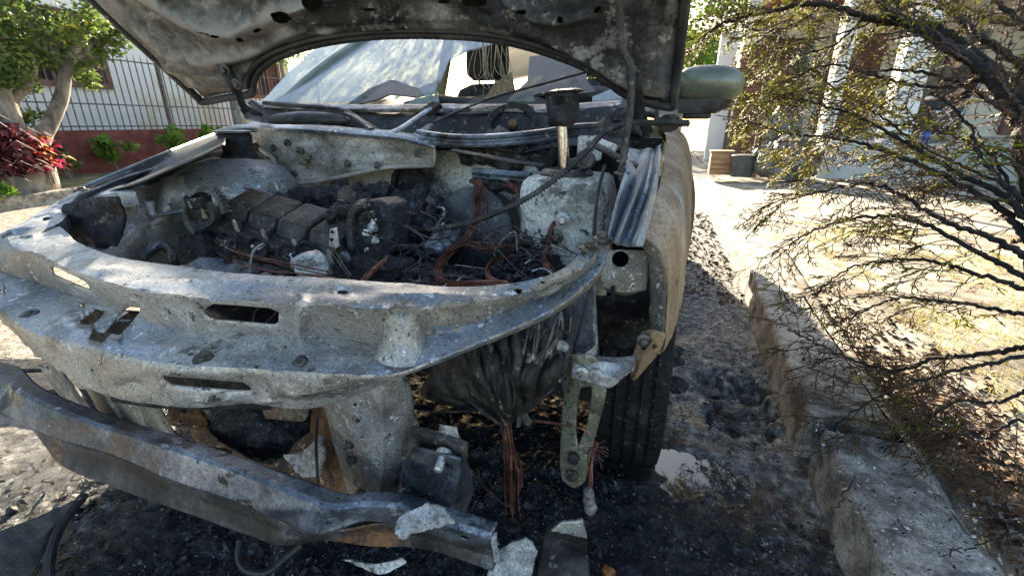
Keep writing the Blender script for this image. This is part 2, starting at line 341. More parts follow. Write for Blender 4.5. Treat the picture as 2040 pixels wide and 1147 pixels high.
def roadmat():
    m = bpy.data.materials.new('scorched_road'); m.use_nodes = True; nt = m.node_tree; L = nt.links.new; b = nt.nodes['Principled BSDF']
    tc = nt.nodes.new('ShaderNodeTexCoord').outputs['Object']
    def nz(s, d=8, r=.68):
        n = nt.nodes.new('ShaderNodeTexNoise'); n.inputs['Scale'].default_value = s; n.inputs['Detail'].default_value = d; n.inputs['Roughness'].default_value = r; L(tc, n.inputs['Vector']); return n.outputs[0]
    def mth(op, a, bb, cl=False):
        n = nt.nodes.new('ShaderNodeMath'); n.operation = op; n.use_clamp = cl
        for i, q in enumerate((a, bb)):
            if isinstance(q, (int, float)): n.inputs[i].default_value = q
            else: L(q, n.inputs[i])
        return n.outputs[0]
    def mix(f, a, bb):
        n = nt.nodes.new('ShaderNodeMix'); n.data_type = 'RGBA'; L(f, n.inputs[0]); L(a, n.inputs[6]); L(bb, n.inputs[7]); return n.outputs[2]
    def rng(v, a, bb, c=0, d=1):
        n = nt.nodes.new('ShaderNodeMapRange'); n.inputs[1].default_value = a; n.inputs[2].default_value = bb; n.inputs[3].default_value = c; n.inputs[4].default_value = d; L(v, n.inputs[0]); return n.outputs[0]
    clean = ramp(nt, nz(26, 10, .75), [(.33, (.022, .022, .022)), (.45, (.10, .10, .097)), (.54, (.20, .198, .19)), (.64, (.36, .355, .34)), (.74, (.60, .60, .58))])
    far = ramp(nt, nz(14, 9, .75), [(.36, (.07, .06, .05)), (.48, (.27, .235, .19)), (.62, (.38, .34, .28)), (.75, (.48, .45, .40))])
    char = ramp(nt, nz(22, 11, .78), [(.30, (.003, .003, .004)), (.50, (.009, .010, .012)), (.60, (.03, .036, .045)), (.67, (.14, .165, .19)), (.76, (.34, .38, .38))])
    sep = nt.nodes.new('ShaderNodeSeparateXYZ'); L(tc, sep.inputs[0])
    dx = mth('DIVIDE', mth('SUBTRACT', sep.outputs[0], -.56), 1.24); dy = mth('DIVIDE', mth('SUBTRACT', sep.outputs[1], .62), .80)
    d = mth('SQRT', mth('ADD', mth('MULTIPLY', dx, dx), mth('MULTIPLY', dy, dy)), 0)
    d = mth('ADD', d, mth('MULTIPLY', mth('SUBTRACT', nz(3.5, 10, .72), .5), 1.5)); mask = rng(d, .95, 1.10, 1, 0)
    mf = rng(sep.outputs[0], -1.7, -2.3, 0, 1); c = mix(mf, clean, far); c = mix(mask, c, char)
    fl = rng(nz(75, 4, .55), .66, .70); fl2 = mth('MULTIPLY', fl, .8)
    wn = nt.nodes.new('ShaderNodeRGB'); wn.outputs[0].default_value = (.5, .51, .5, 1); c = mix(mth('MULTIPLY', fl2, rng(d, 1.9, 1.3)), c, wn.outputs[0])
    L(c, b.inputs['Base Color'])
    wet = mth('MULTIPLY', rng(nz(4, 9, .7), .44, .54), rng(d, 2.6, 1.3)); wet = mth('MAXIMUM', wet, mth('MULTIPLY', mask, .86)); L(rng(wet, 0, 1, .8, .12), b.inputs['Roughness'])
    bn = nt.nodes.new('ShaderNodeBump'); bn.inputs['Strength'].default_value = 1; bn.inputs['Distance'].default_value = .010; L(nz(70, 8, .75), bn.inputs['Height']); L(bn.outputs[0], b.inputs['Normal'])
    return m
road = mb.build('road', roadmat(), smooth=0, kind='structure'); road.data.shade_smooth()

M['water'] = bpy.data.materials.new('dark_water'); M['water'].use_nodes = True; _b = M['water'].node_tree.nodes['Principled BSDF']
_b.inputs['Base Color'].default_value = (.03, .03, .03, 1); _b.inputs['Roughness'].default_value = .03; _b.inputs['Specular IOR Level'].default_value = 1
def puddle(c, rx, ry, seed):
    pts = []
    for i in range(40):
        a = 2 * math.pi * i / 40; k = 1 + .5 * fbm((math.cos(a) + seed, math.sin(a), seed), 1.6, 3); pts.append(V((c[0] + rx * k * math.cos(a), c[1] + ry * k * math.sin(a), -.0055)))
    b = MB(); b.add(pts, [tuple(range(40))]); return b.build('puddle', 'water', kind='structure')
puddle(PUD, .25, .13, 1.3); p2 = at(1420, 690, Z=0); puddle(p2 + V((0, 0, 0)), .03, .16, 4.2)

M['kerb'] = mat('old_kerb_concrete', [(.3, (.08, .072, .06)), (.44, (.25, .23, .195)), (.58, (.40, .375, .325)), (.75, (.56, .53, .47))], 11, 11, .75,
    [(4, .57, .68, (.09, .09, .095)), (100, .6, .68, (.06, .055, .05)), (2.2, .56, .7, (.10, .09, .075)), (50, .65, .72, (.5, .49, .46))], rough=.85, bump=.9, bscale=60)
M['pave'] = mat('dirty_concrete_pavement', [(.3, (.12, .10, .075)), (.46, (.26, .23, .18)), (.6, (.38, .345, .28)), (.75, (.50, .47, .41))], 3.5, 11, .72,
    [(6, .55, .66, (.17, .12, .075)), (80, .6, .68, (.10, .085, .07)), (40, .66, .72, (.5, .48, .42))], rough=.9, bump=.7, bscale=50)
M['soil'] = mat('dark_soil', [(.3, (.015, .011, .008)), (.5, (.05, .035, .024)), (.7, (.11, .08, .055))], 30, 10, .75, rough=.95, bump=1, bscale=60)
def stone(mbx, p0, p1, w0, top, seed, n=26):
    """one kerb stone between two points of its front foot; rounded, worn arris"""
    d = (p1 - p0); prof = [(0, -.06), (.008, .03), (.016, top * .6), (.020, top - .014), (.024, top - .005), (.034, top), (w0 * .5, top + .003), (w0 - .012, top), (w0, top - .012), (w0, -.06)]
    prof2 = []
    for a, b in zip(prof[:-1], prof[1:]):
        k = max(1, int(math.hypot(b[0] - a[0], b[1] - a[1]) / .02))
        for q in range(k): prof2.append((a[0] + (b[0] - a[0]) * q / k, a[1] + (b[1] - a[1]) * q / k))
    prof2.append(prof[-1]); L = d.length; n = max(8, int(L / .02)); m = len(prof2); nrm = V((d.y, -d.x, 0)).normalized(); vs = []
    for i in range(n + 1):
        c = p0 + d * (i / n); e = min(i, n - i)
        for (a, z) in prof2:
            q = c + nrm * a + V((0, 0, z)); am = .005 * fbm(q + V((seed, 0, 0)), 26, 5) + .016 * min(0, fbm(q + V((seed, 3, 0)), 11, 5) + .1)
            q += (nrm * -am * .6 + V((0, 0, am if z > .03 else 0)))
            if e == 0: q += d.normalized() * (.006 if i == 0 else -.006)
            vs.append(q)
    fs = [(i * m + j, i * m + j + 1, (i + 1) * m + j + 1, (i + 1) * m + j) for i in range(n) for j in range(m - 1)] + [tuple(range(m)), tuple(n * m + j for j in range(m - 1, -1, -1))]
    mbx.add(vs, fs)
kb = MB(); kb.box((.62, 6, -.03), (.3, 16, .05)); kerb = kb.build('kerb', 'soil', smooth=0, kind='structure')
segs = [(-.55, .30, .0, .15), (.31, 1.285, .0, .145), (1.325, 2.42, -.022, .16), (2.455, 3.68, -.004, .152), (3.70, 5.2, .02, .045), (5.22, 7.0, .02, .04), (7.02, 9.0, .02, .04)]
for i, (a, b_, off, top) in enumerate(segs):
    s_ = MB(); stone(s_, V((kerb_x(a) + off, a, 0)), V((kerb_x(b_) + off, b_, 0)), .225, top, i * 3.1); s_.build('kerb_stone', 'kerb', kerb, smooth=40)
# pavement behind the kerb
xs = axis(.5, .74, 1.6, 90, .014, 1.2); xs = [x for x in xs if x >= .70]; ys = axis(-30, .1, 3.2, 200, .02, 1.2)
def pave_z(x, y):
    kx = kerb_x(min(y, 4)) + .24; z = .145 + .006 * fbm((x, y, 0), 3, 3)
    if y < 4: z += .004 * fbm((x, y, 1), 24, 3)
    t = x - kx
    if y < 3.7: z -= .05 * math.exp(-((t - .035 - .02 * fbm((0, y, 0), 3, 2)) / .022) ** 2)
    if y > 3.68: z = z + (.045 - .145) * max(0, 1 - (y - 3.68) / .5 * 0 - t / 1.2) if t < 1.2 else z
    if x > 6: z += min(.35, (x - 6) * .3)
    return z
mb = MB(); nx = len(xs); mb.v = [V((x + .23 + kerb_x(min(max(y, -1), 9)) - .72, y, pave_z(x, y))) for y in ys for x in xs]
mb.f = [(j * nx + i, j * nx + i + 1, (j + 1) * nx + i + 1, (j + 1) * nx + i) for j in range(len(ys) - 1) for i in range(nx - 1)]
pv = mb.build('pavement', 'pave', smooth=0, kind='structure'); pv.data.shade_smooth()
# opposite pavement with its kerb
FK0, FK1 = V((-6.55, 0, 0)), V((-8.3, 9.5, 0)); fdir = (FK1 - FK0).normalized(); fn = V((-fdir.y, fdir.x, 0))
kb = MB(); p0 = FK0 - fdir * 20; p1 = FK1 + fdir * 40
kb.add([p0 + fn * .2 + V((0, 0, .14)), p1 + fn * .2 + V((0, 0, .14)), p1 + fn * 30 + V((0, 0, .2)), p0 + fn * 30 + V((0, 0, .2))], [(0, 1, 2, 3)])
M['verge'] = mat('verge_soil_grass', [(.35, (.05, .055, .02)), (.5, (.14, .13, .06)), (.65, (.26, .21, .13))], 3, 9, .7, rough=.95, bump=.8, bscale=30)
kb.build('verge', 'verge', kind='structure')
k2 = MB(); k2.box((-7.4, 4.5, -.03), (.05, .05, .02)); fk = k2.build('opposite_kerb', 'kerb', kind='structure')
t = -2.0
while t < 14:
    s_ = MB(); a = FK0 + fdir * (t + .985); b_ = FK0 + fdir * t
    stone(s_, a, b_, .2, .15, t); s_.build('kerb_stone', 'kerb', fk, smooth=40); t += 1.0

# ------------------------------------------------------------------ the burned car
CX = -.72
car = thing('burned_car', 'burned-out hatchback with raised hood, stripped ashen front end and exposed engine bay', 'car', (CX, 2.0, 0))
def bolt(p, n, r=.008, h=.006, parent=car, name='bolt', m='bolt', washer=True):
    n = V(n).normalized(); b = MB()
    if washer: b.lathe(V(p) - n * .002, n, [(r * 1.9, 0), (r * 1.9, .0035), (r * 1.2, .005)], 16)
    b.lathe(V(p), n, [(r, 0), (r, h), (r * .75, h + .002)], 6 if not washer else 10); return b.build(name, m, parent)
def pbolt(px, py, parent=None, n=(0, -.3, 1), r=.008, m='bolt', obj=None, Y=None, Z=None, name='bolt'):
    return bolt(at(px, py, Y=Y) if Y else at(px, py, Z=Z), n, r, .005, parent or car, name, m)

# front panel: tie bar, upright face, shelf, lip and skirt
c0 = [(90,430),(129,462),(150,482),(176,494),(235,514),(314,526),(392,536),(470,546),(560,551),(650,555),(757,563),(875,572),(953,572),(1031,564),(1090,551),(1130,531),(1157,505),(1180,477)]
c1 = [(10,462),(31,495),(78,505),(130,533),(190,553),(265,574),(373,590),(450,598),(549,603),(650,606),(769,612),(875,606),(950,600),(1035,583),(1100,565),(1145,543),(1178,513),(1196,482)]
c2 = [(-60,500),(0,540),(70,562),(130,583),(188,602),(275,630),(373,656),(450,663),(545,668),(650,672),(769,685),(850,668),(930,645),(1020,615),(1095,590),(1145,562),(1182,527),(1204,488)]
c3 = [(-80,540),(0,614),(59,657),(120,676),(190,693),(275,715),(353,727),(430,731),(530,736),(600,741),(690,746),(791,742),(870,714),(953,681),(1050,641),(1130,597),(1190,543),(1213,487)]
c4 = [(-80,562),(0,634),(60,692),(110,729),(168,766),(235,792),(304,803),(390,810),(500,802),(590,812),(668,800),(785,754),(868,724),(950,690),(1050,650),(1131,606),(1191,551),(1214,494)]
up = [0] * 13 + [.006, .016, .03, .042, .05]
z0 = [.735 + u for u in up]; z1 = [.727 + u for u in up]
z2 = [.655] * 11 + [.675, .69, .702, .715, .735, .758, .781]; z3 = [.64] * 11 + [.645, .663, .68, .70, .725, .752, .779]
z4 = [z - .075 for z in z3[:11]] + [z - .012 for z in z3[11:]]
r0, r1, r2, r3, r4 = pxrow(c0, Z=z0), pxrow(c1, Z=z1), pxrow(c2, Z=z2), pxrow(c3, Z=z3), pxrow(c4, Z=z4)
rin = [p + V((0, .004, -.03)) for p in r0]; rin2 = [p + V((0, .0, -.004)) for p in r0]
r1b = [a.lerp(b, .12) + V((0, -.002, .002)) for a, b in zip(r1, r2)]; r2a = [a.lerp(b, .86) for a, b in zip(r1, r2)]; r2b = [a.lerp(b, .14) for a, b in zip(r2, r3)]
r3a = [a.lerp(b, .08) + V((0, -.003, 0)) for a, b in zip(r3, r4)]; rfl = [p + V((0, .012, -.001)) for p in r4]
holes = [[(402,607),(420,604),(470,607),(540,613),(556,620),(556,640),(548,646),(500,642),(430,636),(416,632),(408,622)],
         [(103,531),(112,531),(140,545),(168,557),(178,566),(181,577),(160,570),(120,553),(107,546)],
         [(152,646),(192,615),(214,621),(186,648)], [(174,676),(186,658),(205,664),(218,652),(238,624),(262,609),(286,613),(272,632),(262,645),(240,668),(222,666),(205,685)],
         ell(683, 583, 13, 5), [(1021,578),(1030,574),(1040,577),(1039,585),(1035,588),(1027,584)], ell(1081, 563, 5, 3), ell(8, 579, 9, 3, 12, -.3),
         [(318,751),(330,748),(400,753),(486,760),(500,768),(500,778),(470,778),(400,772),(340,766)], ell(188, 741, 9, 4, 12, .9), ell(163, 607, 6, 3, 10, -.4)]
bumps = [(430, 566, 150, 6, .005), (640, 580, 90, 5, -.004), (830, 590, 70, 6, .005), (230, 540, 60, 7, .004), (300, 690, 90, 8, .004), (480, 700, 60, 12, -.005), (650, 715, 50, 9, .004), (130, 640, 30, 20, .004), (900, 660, 30, 12, -.006), (604, 640, 10, 36, .016), (330, 640, 60, 22, .006), (955, 632, 34, 14, .006), (290, 640, 40, 30, .004), (700, 585, 34, 12, -.003),
         (230, 650, 60, 34, -.003), (600, 770, 60, 14, .012), (540, 790, 30, 10, .01), (255, 768, 40, 10, -.008), (430, 790, 60, 10, .008), (880, 640, 40, 16, .006), (390, 640, 14, 26, .008), (1110, 572, 60, 8, -.006), (130, 470, 30, 10, .004), (1190, 492, 12, 12, .006)]
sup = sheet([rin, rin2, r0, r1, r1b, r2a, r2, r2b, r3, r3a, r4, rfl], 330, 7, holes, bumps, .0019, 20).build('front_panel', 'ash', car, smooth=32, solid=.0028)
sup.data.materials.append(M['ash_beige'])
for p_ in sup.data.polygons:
    if abs(p_.normal.z) < .62 + .12 * fbm(p_.center, 9, 3): p_.material_index = 1  # flat faces keep the painted blue sky reflection, steep faces go beige
for x, y, z in [(58, 627, .645), (403, 715, .643), (601, 724, .643), (827, 716, .645), (955, 634, .668)]:
    b = bolt(at(x, y, Z=z), (.05, -.35, 1), .0075, .004, sup, 'push_clip')
for x, y, z in [(1175, 494, .785), (1200, 475, .79), (955, 629, .674), (213, 440, .745)]: bolt(at(x, y, Z=z), (0, 0, 1), .008, .008, sup)
b = MB(); lc = at(806, 690, Z=.662); b.lathe(lc, (0, .1, 1), [(.040, -.012), (.032, .004), (.027, .022), (.024, .046), (.0215, .054), (.016, .055), (.013, .040), (.001, .034)], 32, wob=.003); b.build('guide_cone', 'ash_beige', sup, smooth=60)
# bridge inside the latch opening
b = MB(); b.tube([at(214, 640, Z=.632), at(262, 640, Z=.63)], .006, 6, flat=.4); b.tube([at(205, 650, Z=.63), at(250, 622, Z=.632)], .005, 6, flat=.5); b.build('latch_bar', 'ash_blue', sup)
# left arm of the panel, curling back to the wing
la_o = pxrow([(-20,490,.70),(12,462,.735),(55,438,.742),(100,411,.75),(150,385,.765),(205,370,.785),(266,364,.795)], Z=.7)
la_i = pxrow([(60,470,.735),(112,448,.739),(130,432,.742),(143,412,.75),(168,397,.765),(210,388,.783),(270,383,.792)], Z=.7)
b = sheet([[p + V((0, 0, -.05)) for p in la_o], la_o, [a.lerp(c, .5) + V((0, 0, .004)) for a, c in zip(la_o, la_i)], la_i, [p + V((0, 0, -.035)) for p in la_i]], 70, 6, amp=.002, freq=14, holes=[ell(92, 437, 12, 4, 12, -.15)])
b.build('panel_arm', 'ash', car, smooth=50, solid=.0028)
b = MB(); b.lathe(at(262, 374, Z=.786), (0, 0, 1), [(.03, 0), (.032, .006), (.024, .010), (.010, .010), (.008, .004)], 20, wob=.003); b.build('arm_tab', 'ash', car)

# dark sheets added to black out the latch opening and the lower slot
sheet([pxrow([(60,600),(200,612),(330,630)], Y=.60), pxrow([(70,650),(200,665),(340,690)], Y=.62), pxrow([(90,700),(220,730),(360,750)], Y=.64)], 30, 8, amp=.012, freq=14).build('blackout_sheet', 'char', car, solid=.004)
sheet([pxrow([(210,735),(330,740),(520,752)], Y=.62), pxrow([(215,770),(340,775),(530,785)], Y=.62), pxrow([(225,800),(345,815),(540,815)], Y=.60)], 30, 8, amp=.01, freq=14).build('blackout_sheet', 'char', car, solid=.004)
sheet([pxrow([(134,406),(180,394),(240,390)], Y=.71), pxrow([(128,440),(180,440),(246,428)], Y=.71), pxrow([(140,482),(185,492),(228,494)], Y=.69)], 24, 8, amp=.015, freq=12).build('hollow_shade_sheet', 'char', car, solid=.004)  # dark sheet added in front of the pale wing as the hollow's shade
# uprights below the panel
lx = sheet([pxrow([(560,792),(640,808),(662,868),(684,945),(700,1006)], Y=[.50, .505, .51, .515, .52]),
            pxrow([(600,770),(690,790),(705,860),(722,940),(722,1006)], Y=[.475, .475, .48, .485, .49]),
            pxrow([(660,745),(745,760),(762,850),(762,940),(752,1008)], Y=[.475, .475, .478, .485, .49]),
            pxrow([(700,740),(802,745),(826,820),(834,880),(800,1005)], Y=[.51, .53, .54, .545, .55])], 50, 10,
           holes=[ell(708, 805, 5, 5, 10), ell(713, 837, 6, 5, 10), ell(723, 870, 4, 4, 10), ell(697, 885, 11, 9, 14, .4), ell(704, 914, 11, 9, 14, .4), ell(722, 978, 11, 8, 14, .3)],
           bumps=[(790, 870, 20, 60, .010), (735, 850, 10, 70, -.006)], amp=.0015, freq=10).build('upright', 'ash_beige', car, smooth=20, solid=.003)
for x, y in [(697, 886), (704, 915), (722, 979)]: bolt(at(x, y, Y=.5), (0, -1, .2), .007, .004, lx, 'grommet')
ly = sheet([pxrow([(62,690),(105,770),(150,815),(210,850),(300,900)], Y=.60), pxrow([(92,690),(128,745),(160,790),(212,838),(300,890)], Y=.575), pxrow([(110,716),(140,760),(172,795),(230,850),(320,895)], Y=.6)], 40, 8,
           holes=[ell(84, 721, 18, 8, 14, .45)], amp=.002, freq=10, smooth_rows=True).build('upright', 'ash_blue', car, smooth=60, solid=.003)
rib = []
for k, dy in ((0, 0), (.2, -.006), (.35, .004), (.5, -.006), (.65, .004), (.8, -.006), (1, .01)):
    rib.append(pxrow([(168 + k * 150, 768 + k * 38), (220 + k * 140, 850 + k * 30), (275 + k * 125, 910 + k * 10), (330 + k * 120, 990)], Y=.62 + dy))
sheet(rib, 30, 5, amp=.0015, smooth_rows=True).build('air_duct', 'ash_beige', car, smooth=60, solid=.003); pbolt(338, 878, n=(0, -1, 0), Y=.605, r=.006)

# bumper beam and its crash bracket
bt = [(-60,725),(0,744),(43,786),(148,833),(273,875),(390,914),(507,957),(600,993),(660,1013),(725,1008),(790,1012),(880,1042),(977,1072)]
bc = [(-60,790),(0,818),(55,846),(117,873),(222,905),(347,957),(487,1004),(560,1036),(625,1060),(690,1052),(770,1040),(870,1062),(979,1092)]
bb_ = [(-60,800),(0,822),(58,848),(121,921),(222,966),(330,1004),(440,1045),(500,1066),(560,1084),(650,1074),(740,1086),(850,1092),(982,1134)]
zt = [.47] * 9 + [.462, .455, .445, .435]; zc = [.43] * 9 + [.425, .42, .41, .40]; zb = [.405] * 3 + [.385] * 6 + [.385, .38, .375, .37]
T, C_, B_ = pxrow(bt, Z=zt), pxrow(bc, Z=zc), pxrow(bb_, Z=zb)
back = [p + V((0, .03, -.004)) for p in T]
beam = sheet([back, [p + V((0, .006, .002)) for p in T], T, [a.lerp(c, .5) for a, c in zip(T, C_)], C_], 170, 8, bumps=[(700, 1040, 50, 14, -.01), (560, 1010, 60, 14, .004), (80, 830, 50, 20, .004)], holes=[ell(925, 1068, 12, 4, 10, .3)], amp=.0012, freq=7).build('bumper_beam', 'ash_blue', car, smooth=22, solid=.003)
C2 = [p + V((0, .002, -.003)) for p in C_]
sheet([C2, [a.lerp(c, .5) + V((0, .004, 0)) for a, c in zip(C2, B_)], B_, [p + V((0, .012, -.002)) for p in B_]], 170, 7, amp=.0014, freq=7).build('beam_flange', mat('rusted_dark_flange', [(.3, (.014, .012, .012)), (.48, (.045, .038, .034)), (.6, (.085, .082, .085)), (.75, (.24, .25, .26))], 9, 10, .72, [(5, .60, .68, (.20, .10, .045)), (100, .6, .68, (.03, .025, .022))], rough=.55, metal=.3, bump=.5, bscale=100, rvar=.15), beam, smooth=22, solid=.003)
sheet([pxrow([(-40,735),(0,742),(22,752),(40,790)], Y=.50), pxrow([(-40,740),(0,745),(30,757),(56,800)], Y=.54), pxrow([(-40,760),(10,765),(45,775),(72,812)], Y=.58)], 24, 6, amp=.002).build('beam_end', 'ash_blue', beam, solid=.004)
b = MB(); pl = [at(808, 862, Y=.49), at(812, 857, Y=.49), at(878, 872, Y=.475), at(922, 892, Y=.465), at(924, 922, Y=.465), at(870, 910, Y=.475), at(808, 895, Y=.49)]
b.prism(pl, (.003, .012, .003)); br = b.build('crash_bracket', 'burnt_cast', car, bevel=.002)
b = MB(); b.prism([at(872, 868, Y=.486), at(875, 848, Y=.486), at(908, 854, Y=.48), at(912, 876, Y=.48)], (.001, .004, .001)); b.build('tab', 'bright_metal', br, bevel=.001)
for x, y in ((820, 880), (886, 900)):
    b = MB(); b.lathe(at(x, y, Y=.468), (.1, -1, -.3), [(.012, 0), (.012, .006), (.006, .007), (.006, .028), (.004, .03)], 12); b.build('stud', 'bright_metal' if x > 850 else 'bolt', br)
sheet([pxrow([(800,872),(800,930),(780,1000),(765,1040)], Y=[.53, .525, .52, .52]), pxrow([(810,884),(806,935),(790,1000),(778,1040)], Y=[.472, .47, .468, .466]), pxrow([(816,886),(812,937),(797,1003),(786,1043)], Y=[.468, .466, .464, .462]), pxrow([(905,908),(900,950),(880,1000),(862,1050)], Y=[.455, .453, .45, .448]), pxrow([(918,912),(916,955),(898,1010),(880,1056)], Y=[.458, .456, .454, .452]), pxrow([(928,912),(945,960),(930,1010),(900,1060)], Y=[.56, .56, .56, .54])], 26, 7, amp=.002, bumps=[(840, 915, 18, 12, .008)]).build('crash_box', 'ash_blue', br, smooth=50, solid=.004)

# right wing bracket, wing stay and hanging bracket
hb = sheet([pxrow([(1136,706),(1124,790),(1118,880),(1117,930),(1122,955)], Y=.64), pxrow([(1150,706),(1146,790),(1142,880),(1146,945),(1140,968)], Y=.632), pxrow([(1180,706),(1170,790),(1160,880),(1158,945),(1150,968)], Y=.632), pxrow([(1205,738),(1206,790),(1182,880),(1168,940),(1166,955)], Y=.64)], 46, 9,
           holes=[[(1158,770),(1178,768),(1179,790),(1168,850),(1152,890),(1147,860),(1150,800)]], amp=.0012, smooth_rows=True).build('hanging_bracket', 'brass_bracket', car, smooth=60, solid=.004)
bolt(at(1138, 948, Y=.622), (0, -1, 0), .006, .005, hb); b = MB(); b.lathe(at(1143, 910, Y=.626), (0, -1, .1), [(.011, 0), (.010, .008), (.005, .009)], 12); b.build('bush', 'char', hb)
st = sheet([pxrow([(1150,704),(1200,712),(1245,712),(1266,706)], Y=[.66, .66, .68, .70]), pxrow([(1143,716),(1200,722),(1240,724),(1266,714)], Y=[.635, .635, .66, .69]), pxrow([(1138,738),(1190,746),(1232,752),(1262,735)], Y=.625), pxrow([(1138,752),(1180,762),(1216,771),(1244,745)], Y=.625)], 30, 7, amp=.001).build('wing_stay', 'bright_metal', car, smooth=50, solid=.003)
for x in ((1159, 744), (1187, 748)): bolt(at(*x, Y=.62), (0, -1, .1), .006, .004, st, 'screw', 'bright_metal')
tb = sheet([pxrow([(1280,660),(1262,705),(1256,740),(1260,758)], Y=.70), pxrow([(1300,655),(1285,700),(1270,738),(1262,757)], Y=.685), pxrow([(1326,664),(1312,700),(1296,722),(1270,752)], Y=.70)], 24, 7, holes=[ell(1290, 676, 7, 6, 10), ell(1282, 693, 6, 5, 10), ell(1303, 690, 6, 5, 10)], amp=.002).build('wing_tab', 'rust_panel', car, solid=.003)
bolt(at(1283, 678, Y=.68), (0, -1, 0), .006, .008, tb)

# right inner wing (grey sheet by the wheel), strut tower with rod and bump stop
sheet([pxrow([(1095,545),(1090,620),(1100,690),(1125,790),(1118,850)], Y=[.80, .78, .74, .70, .69]), pxrow([(1150,545),(1148,640),(1140,700),(1132,790),(1124,850)], Y=.70), pxrow([(1188,535),(1186,640),(1182,690),(1145,712),(1130,850)], Y=.69)], 40, 8, amp=.003, freq=7).build('inner_wing', 'ash_blue', car, smooth=50, solid=.003)
b = MB(); b.tube([at(1178, 560, Y=.68), at(1160, 640, Y=.675), at(1143, 700, Y=.67)], .0025, 6); b.build('seam', 'ring_dark', car)
def superloft(o, levels, n=40, e=4, wob=0):
    vs = []; o = V(o)
    for (hx, hy, z, dx, dy) in levels:
        for j in range(n):
            a = 2 * math.pi * j / n; c, s = math.cos(a), math.sin(a)
            p = o + V((dx + hx * math.copysign(abs(c) ** (2 / e), c), dy + hy * math.copysign(abs(s) ** (2 / e), s), z))
            if wob: p += V((c, s, 0)) * wob * fbm(p, 9, 3)
            vs.append(p)
    m = len(levels); fs = [(i * n + j, i * n + (j + 1) % n, (i + 1) * n + (j + 1) % n, (i + 1) * n + j) for i in range(m - 1) for j in range(n)] + [tuple(range(n - 1, -1, -1)), tuple((m - 1) * n + j for j in range(n))]
    return MB().add(vs, fs)
TR = at(1128, 348, Z=.835)
lv = [(.105, .13, z, 0, 0) for z in np.linspace(-.5, -.05, 12)] + [(.103, .128, -.03, 0, 0), (.098, .122, -.012, 0, 0), (.088, .11, -.003, 0, 0), (.06, .08, 0, 0, 0)]
tw = superloft(TR + V((.008, .02, 0)), lv, 48, 5, .006).build('strut_tower', 'white_ash', car, smooth=50)
b = MB(); b.lathe(TR + V((0, 0, -.005)), (0, 0, 1), [(.062, 0), (.064, .01), (.055, .018), (.045, .02), (.04, .012)], 28, wob=.002); b.build('bearing_ring', 'burnt_cast', tw)
b = MB(); b.tube([TR + V((0, 0, -.05)), at(1122, 300, Y=TR.y), at(1117, 225, Y=TR.y)], .0135, 16); b.build('piston_rod', 'chrome', tw)
bs = at(1120, 222, Y=TR.y); b = MB(); b.lathe(bs + V((0, 0, -.032)), (-.02, 0, 1), [(.027, 0), (.034, .006), (.036, .02), (.034, .045), (.036, .062), (.035, .07)], 28, wob=.011); b.build('bump_stop', 'char', tw)
b = MB(); b.lathe(bs + V((0, 0, .037)), (-.10, .02, 1), [(.042, 0), (.045, .003), (.04, .006), (.02, .007)], 28, wob=.009); b.build('stop_plate', 'burnt_cast', tw)
for x, y in ((1121, 438), (1108, 472)):
    b = MB(); b.lathe(at(x, y, Y=TR.y - .128), (.1, -1, .1), [(.016, 0), (.016, .004), (.009, .006), (.009, .014), (.006, .017)], 14); b.build('bolt', 'bright_metal' if y < 450 else 'bolt', tw)
# top rail of the right wing
RL = [[(1212,470,.79),(1226,410,.825),(1243,350,.862),(1253,295,.89)], [(1218,482,.775),(1240,425,.805),(1262,360,.845),(1274,300,.88)], [(1229,488,.79),(1253,425,.82),(1277,360,.858),(1290,295,.892)], [(1238,488,.777),(1263,425,.806),(1287,360,.845),(1299,295,.88)], [(1252,490,.777),(1274,425,.806),(1295,362,.843),(1305,295,.878)], [(1264,491,.795),(1286,425,.826),(1304,355,.862),(1314,290,.894)], [(1280,491,.79),(1297,425,.82),(1312,350,.857),(1320,285,.89)]]
rail = sheet([pxrow(r, Z=.8) for r in RL], 44, 4, amp=.002, freq=12).build('wing_rail', 'ash', car, smooth=40, solid=.003)
for x, y, z in ((1238, 345, .862), (1243, 322, .872)): bolt(at(x, y, Z=z), (0, 0, 1), .008, .01, rail)
b = MB(); b.prism([at(1205, 440, Y=.74), at(1222, 415, Y=.77), at(1218, 445, Y=.75), at(1208, 465, Y=.73)], (.003, .01, .002)); b.build('torn_clip', 'bright_metal', rail)
# headlamp carrier plate
hp = sheet([pxrow([(1192,500),(1240,498),(1290,500)], Y=.80), pxrow([(1196,540),(1240,540),(1292,545)], Y=.78), pxrow([(1200,570),(1245,582),(1288,575)], Y=.775), pxrow([(1212,582),(1246,588),(1284,578)], Y=.80)], 40, 9, holes=[ell(1236, 516, 17, 16, 18)], amp=.002).build('headlamp_plate', 'ash_beige', car, smooth=50, solid=.003)
b = MB(); b.tube([at(1222, 570, Y=.77), at(1220, 600, Y=.77)], .004, 6); b.build('clip', 'char', hp)
